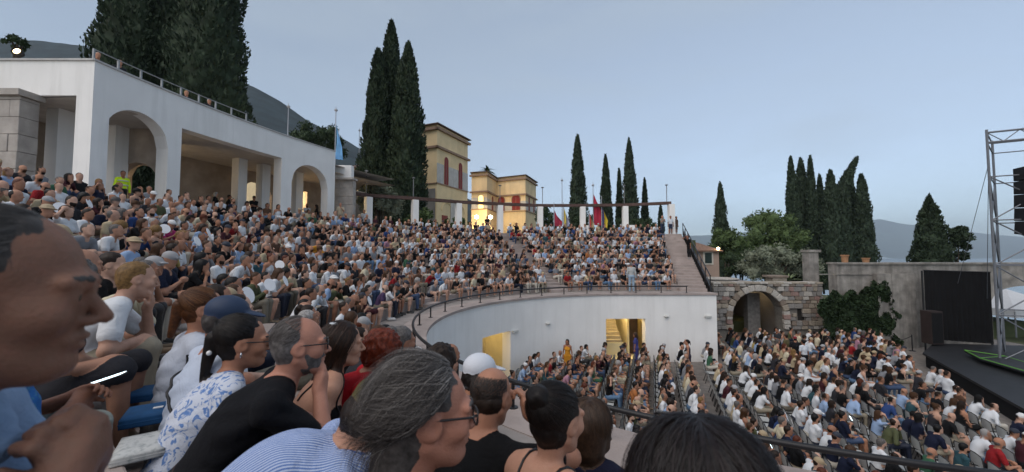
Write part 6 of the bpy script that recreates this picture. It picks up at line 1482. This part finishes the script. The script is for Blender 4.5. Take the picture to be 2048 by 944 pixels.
standing('grey-clad person standing before the archway', 1555, 660, FLOOR, ST('#33353a', '#22242a', '#21160f', '#946650'), 22.5, 200, arms=('fold', 'fold'))
for k, (px, py, D_, lab) in enumerate(((232, 150, 15.0, 'grey-haired head'), (275, 152, 15.6, 'dark-haired head'), (403, 205, 18.6, 'fair head'), (447, 226, 19.6, 'grey head'))):
    me, key, _ = person_mesh('person', .026, [], stand=True, lean=4, slump=4, hair='short', arms=('side', 'side'), legs='long'); t = at(px, py, D_); o = link('person', me, None, None, (t.x - .8, D_, 6.31), R(-20)); tint(o, **ST('#22242a', hair=('#6d6a68', '#15100e', '#84673c', '#8d8a88')[k])); tag(o, f'{lab} of a spectator behind the portico roof railing', 'person', 'people on the portico roof'); o.scale = (.62, .62, .62) if False else (1, 1, 1)
# ------------------------------------------------------------------ audience: the nearest ones as individuals, the rest as one far crowd
N_SINGLE = 300 - len(HERO_XY) - 4
SEATS.sort(key=lambda s_: s_['D'])
# keep clear of the people placed by hand
SEATS = [s_ for s_ in SEATS if all((s_['pos'][0] - h[0]) ** 2 + (s_['pos'][1] - h[1]) ** 2 > .30 for h in HERO_XY)]
used = set()
def uniq(parts, limit=16):
    """join phrases, adding one more until the label is new"""
    t = parts[0]
    for p in parts[1:] + ['']:
        if t not in used and len(t.split()) >= 4: break
        if p and len((t + ' ' + p).split()) <= limit: t = t + ', ' + p
    used.add(t); return t
rowcount = {}
for s_ in sorted(SEATS, key=lambda s_: s_['q'][0]):
    key = (s_['chair'], s_['row']); s_['ord'] = rowcount.get(key, 0); rowcount[key] = s_['ord'] + 1
def where(s_):
    if s_['chair']: return f"{ordw(len(offs) - 1 - s_['row'])} chair row from stage"
    return f"{ordw(s_['row'])} row above railing"
def person_label(s_, v):
    kind = VAR[v]; cap = f"{s_['cap'][0]} {'cap' if kind['hair'] == 'cap' else 'hat'}" if kind['hair'] in ('cap', 'hat') else f"{HAIRW[kind['hair']]} {s_['hair']} hair"
    g = 'dress' if kind['legs'] == 'dress' else ('shirt' if kind.get('sleeve') == 'long' else 'top')
    s_['short'] = f"{s_['shirt']} {g} with {cap}"
    return uniq([f"person in {s_['shirt']} {g}, {cap}, {where(s_)}", f"{ordw(s_['ord'])} from left"], 16)
singles = SEATS[:N_SINGLE]; rest = SEATS[N_SINGLE:]
FANS = []
for s_ in singles:
    v = s_['v']; lod = 0 if s_['D'] < 6.5 else 1
    me, key = var_mesh(v, lod, s_['chair'])
    o = link('person', me, None, None, s_['pos'], s_['yaw']); sc_ = cr.uniform(.92, 1.06); o.rotation_euler = (cr.uniform(-.09, .09), cr.uniform(-.08, .08), s_['yaw']); o.scale = (sc_, sc_, sc_)
    tint(o, SH[s_['shirt']], s_['pants'], HC[s_['hair']], s_['skin'], cr.choice([(.5, .5, .5), (.05, .05, .05), (.25, .18, .12)]), s_['cap'][1])
    tag(o, person_label(s_, v), 'person', 'audience on the floor chairs' if s_['chair'] else 'audience on the stone rows')
    if VAR[v]['arms'][0] == 'phone' and cr.random() < .75:
        FANS.append((o, key['wr'][0], s_))
fanm = mat('white_paper_fan', (.78, .78, .80), .7, .03); phm = mat('black_phone', (.01, .01, .012), .3); scr = mat('phone_screen_glow', (.5, .6, .6), .3, emit=(.75, .92, 1), estr=1.4)
for k, (o, wr, s_) in enumerate(FANS):
    w_ = Matrix.Translation(o.location) @ Matrix.Rotation(s_['yaw'], 4, 'Z') @ Vector(wr)
    short = f"{s_['shirt']} clad person, {where(s_)}"
    if k % 3 != 2:
        f = empty('hand_fan', tuple(w_ + Vector((0, 0, .02))), s_['yaw'] + cr.uniform(-.6, .6)); tag(f, uniq([f"white paper fan of {s_['shirt']} clad person, {where(s_)}", f"{ordw(s_['ord'])} person from left"], 20), 'fan', 'white paper fans')
        d_ = MB().lathe([(.001, .003), (.135, .003), (.135, -.003), (.001, -.003)], 18).build('fan_disc', fanm, f, loc=(.06, 0, .15)); d_.rotation_euler = (R(cr.uniform(-15, 25)), R(70), 0); d_.scale = (1, .9, 1)
        MB().box((.05, 0, .03), (.012, .022, .14)).build('fan_handle', fanm, f)
    else:
        f = empty('phone', tuple(w_ + Vector((0, 0, .05))), s_['yaw']); tag(f, uniq([f"lit phone held by {short}", f"{ordw(s_['ord'])} person from left"], 20), 'phone', 'phones in the audience')
        b_ = bevel(MB().box((.07, 0, .06), (.009, .072, .15), 0, 0, R(-25)).build('phone_body', phm, f), .004); MB().box((.065, 0, .058), (.002, .064, .138), 0, 0, R(-25)).build('phone_screen', scr, f)
# everybody farther away
VV, QQ, CC, base = [], [], [], 0
for s_ in rest:
    (V, Q, W), key = var_mesh(s_['v'], 2, s_['chair'])
    c, sn_ = math.cos(s_['yaw']), math.sin(s_['yaw']); k = cr.uniform(.94, 1.05)
    P_ = np.stack([V[:, 0] * c - V[:, 1] * sn_, V[:, 0] * sn_ + V[:, 1] * c, V[:, 2]], 1) * k + np.array(s_['pos'])
    pal_ = np.array([s_['skin'], SH[s_['shirt']], s_['pants'], HC[s_['hair']], (.3, .28, .26), s_['cap'][1]])
    VV.append(P_); QQ.append(Q + base); base += len(V); CC.append(pal_[W.argmax(1)])
me = fast_mesh('crowd', np.concatenate(VV), np.concatenate(QQ)); ca = me.color_attributes.new('tint', 'FLOAT_COLOR', 'POINT')
C4 = np.ones((len(me.vertices), 4), dtype=np.float32); C4[:, :3] = np.concatenate(CC); ca.data.foreach_set('color', C4.ravel())
crowd = link('audience_crowd', me, CROWD); tag(crowd, 'distant seated audience filling the far stone rows and chairs', 'crowd', kind='stuff')
print('people', len(SEATS), 'crowd quads', len(me.polygons))
# chairs
chs, chb, chf = mat('grey_plastic_seat', (.42, .43, .42), .55, .06, 8), mat('grey_plastic_back', (.40, .41, .40), .5, .06, 8), black
mb = MB(); rows = []
for j in range(5):
    f = j / 4; rows.append([(-.20 + .42 * i / 4, -.21 + .42 * f, .455 - .018 * math.sin(math.pi * f) * math.sin(math.pi * i / 4) + (.02 if i == 0 else 0)) for i in range(5)])
mb.quadgrid(rows); mb.quadgrid([[(x, y, z - .02) for x, y, z in r_] for r_ in rows]); SEATM = mb.mesh('chair_seat'); SEATM.materials.append(chs)
mb = MB(); rows = []
for j in range(6):
    z = .60 + .28 * j / 5; rows.append([(-.235 - .05 * (z - .6) - .035 * (1 - (2 * i / 6 - 1) ** 2), (-.215 + .43 * i / 6) * (1 - .12 * (j / 5) ** 3), z - .03 * (2 * i / 6 - 1) ** 2 * (j / 5)) for i in range(7)])
mb.quadgrid(rows); mb.quadgrid([[(x - .018, y, z) for x, y, z in r_] for r_ in rows]); BACKM = mb.mesh('chair_back', True); BACKM.materials.append(chb)
mb = MB()
for y in (-.22, .22):
    mb.tube([(.22, y, 0), (.17, y, .43), (-.18, y, .44), (-.235, y, .60), (-.27, y * .95, .84)], .013, 6); mb.tube([(-.26, y, 0), (-.12, y, .43)], .013, 6)
mb.tube([(-.272, -.19, .86), (-.285, 0, .885), (-.272, .19, .86)], .012, 6); mb.tube([(.19, -.22, .2), (.19, .22, .2)], .009, 5)
FRM = mb.mesh('chair_frame', True); FRM.materials.append(chf)
CHAIRS.sort(key=lambda c: c['D']); cc_ = {}
for c in sorted(CHAIRS, key=lambda c: c['px']):
    cc_[c['row']] = cc_.get(c['row'], 0) + 1; c['ord'] = cc_[c['row']]
for c in CHAIRS[:290]:
    o = empty('chair', c['pos'], c['yaw']); tag(o, uniq([f"{'empty' if c['empty'] else 'occupied'} grey plastic chair, {ordw(len(offs) - 1 - c['row'])} row from stage, {ordw(c['ord'])} from left"], 20), 'chair', 'chairs on the orchestra floor')
    for nm, me_ in (('seat', SEATM), ('backrest', BACKM), ('frame', FRM)): link(nm, me_, None, o)
# ------------------------------------------------------------------ evening haze over the lake: one closed box of thin air
hz = MB().box((5000, 5800, 400), (24000, 13000, 1000)).build('haze'); tag(hz, kind='stuff')
hm = bpy.data.materials.new('haze'); hm.use_nodes = True; nt = hm.node_tree; nt.nodes.remove(nt.nodes['Principled BSDF'])
pv = nd(nt, 'ShaderNodeVolumePrincipled'); pv.inputs['Color'].default_value = (.72, .86, 1, 1); pv.inputs['Density'].default_value = 1.0e-4; nt.links.new(pv.outputs[0], nt.nodes['Material Output'].inputs['Volume'])
hz.data.materials.append(hm)
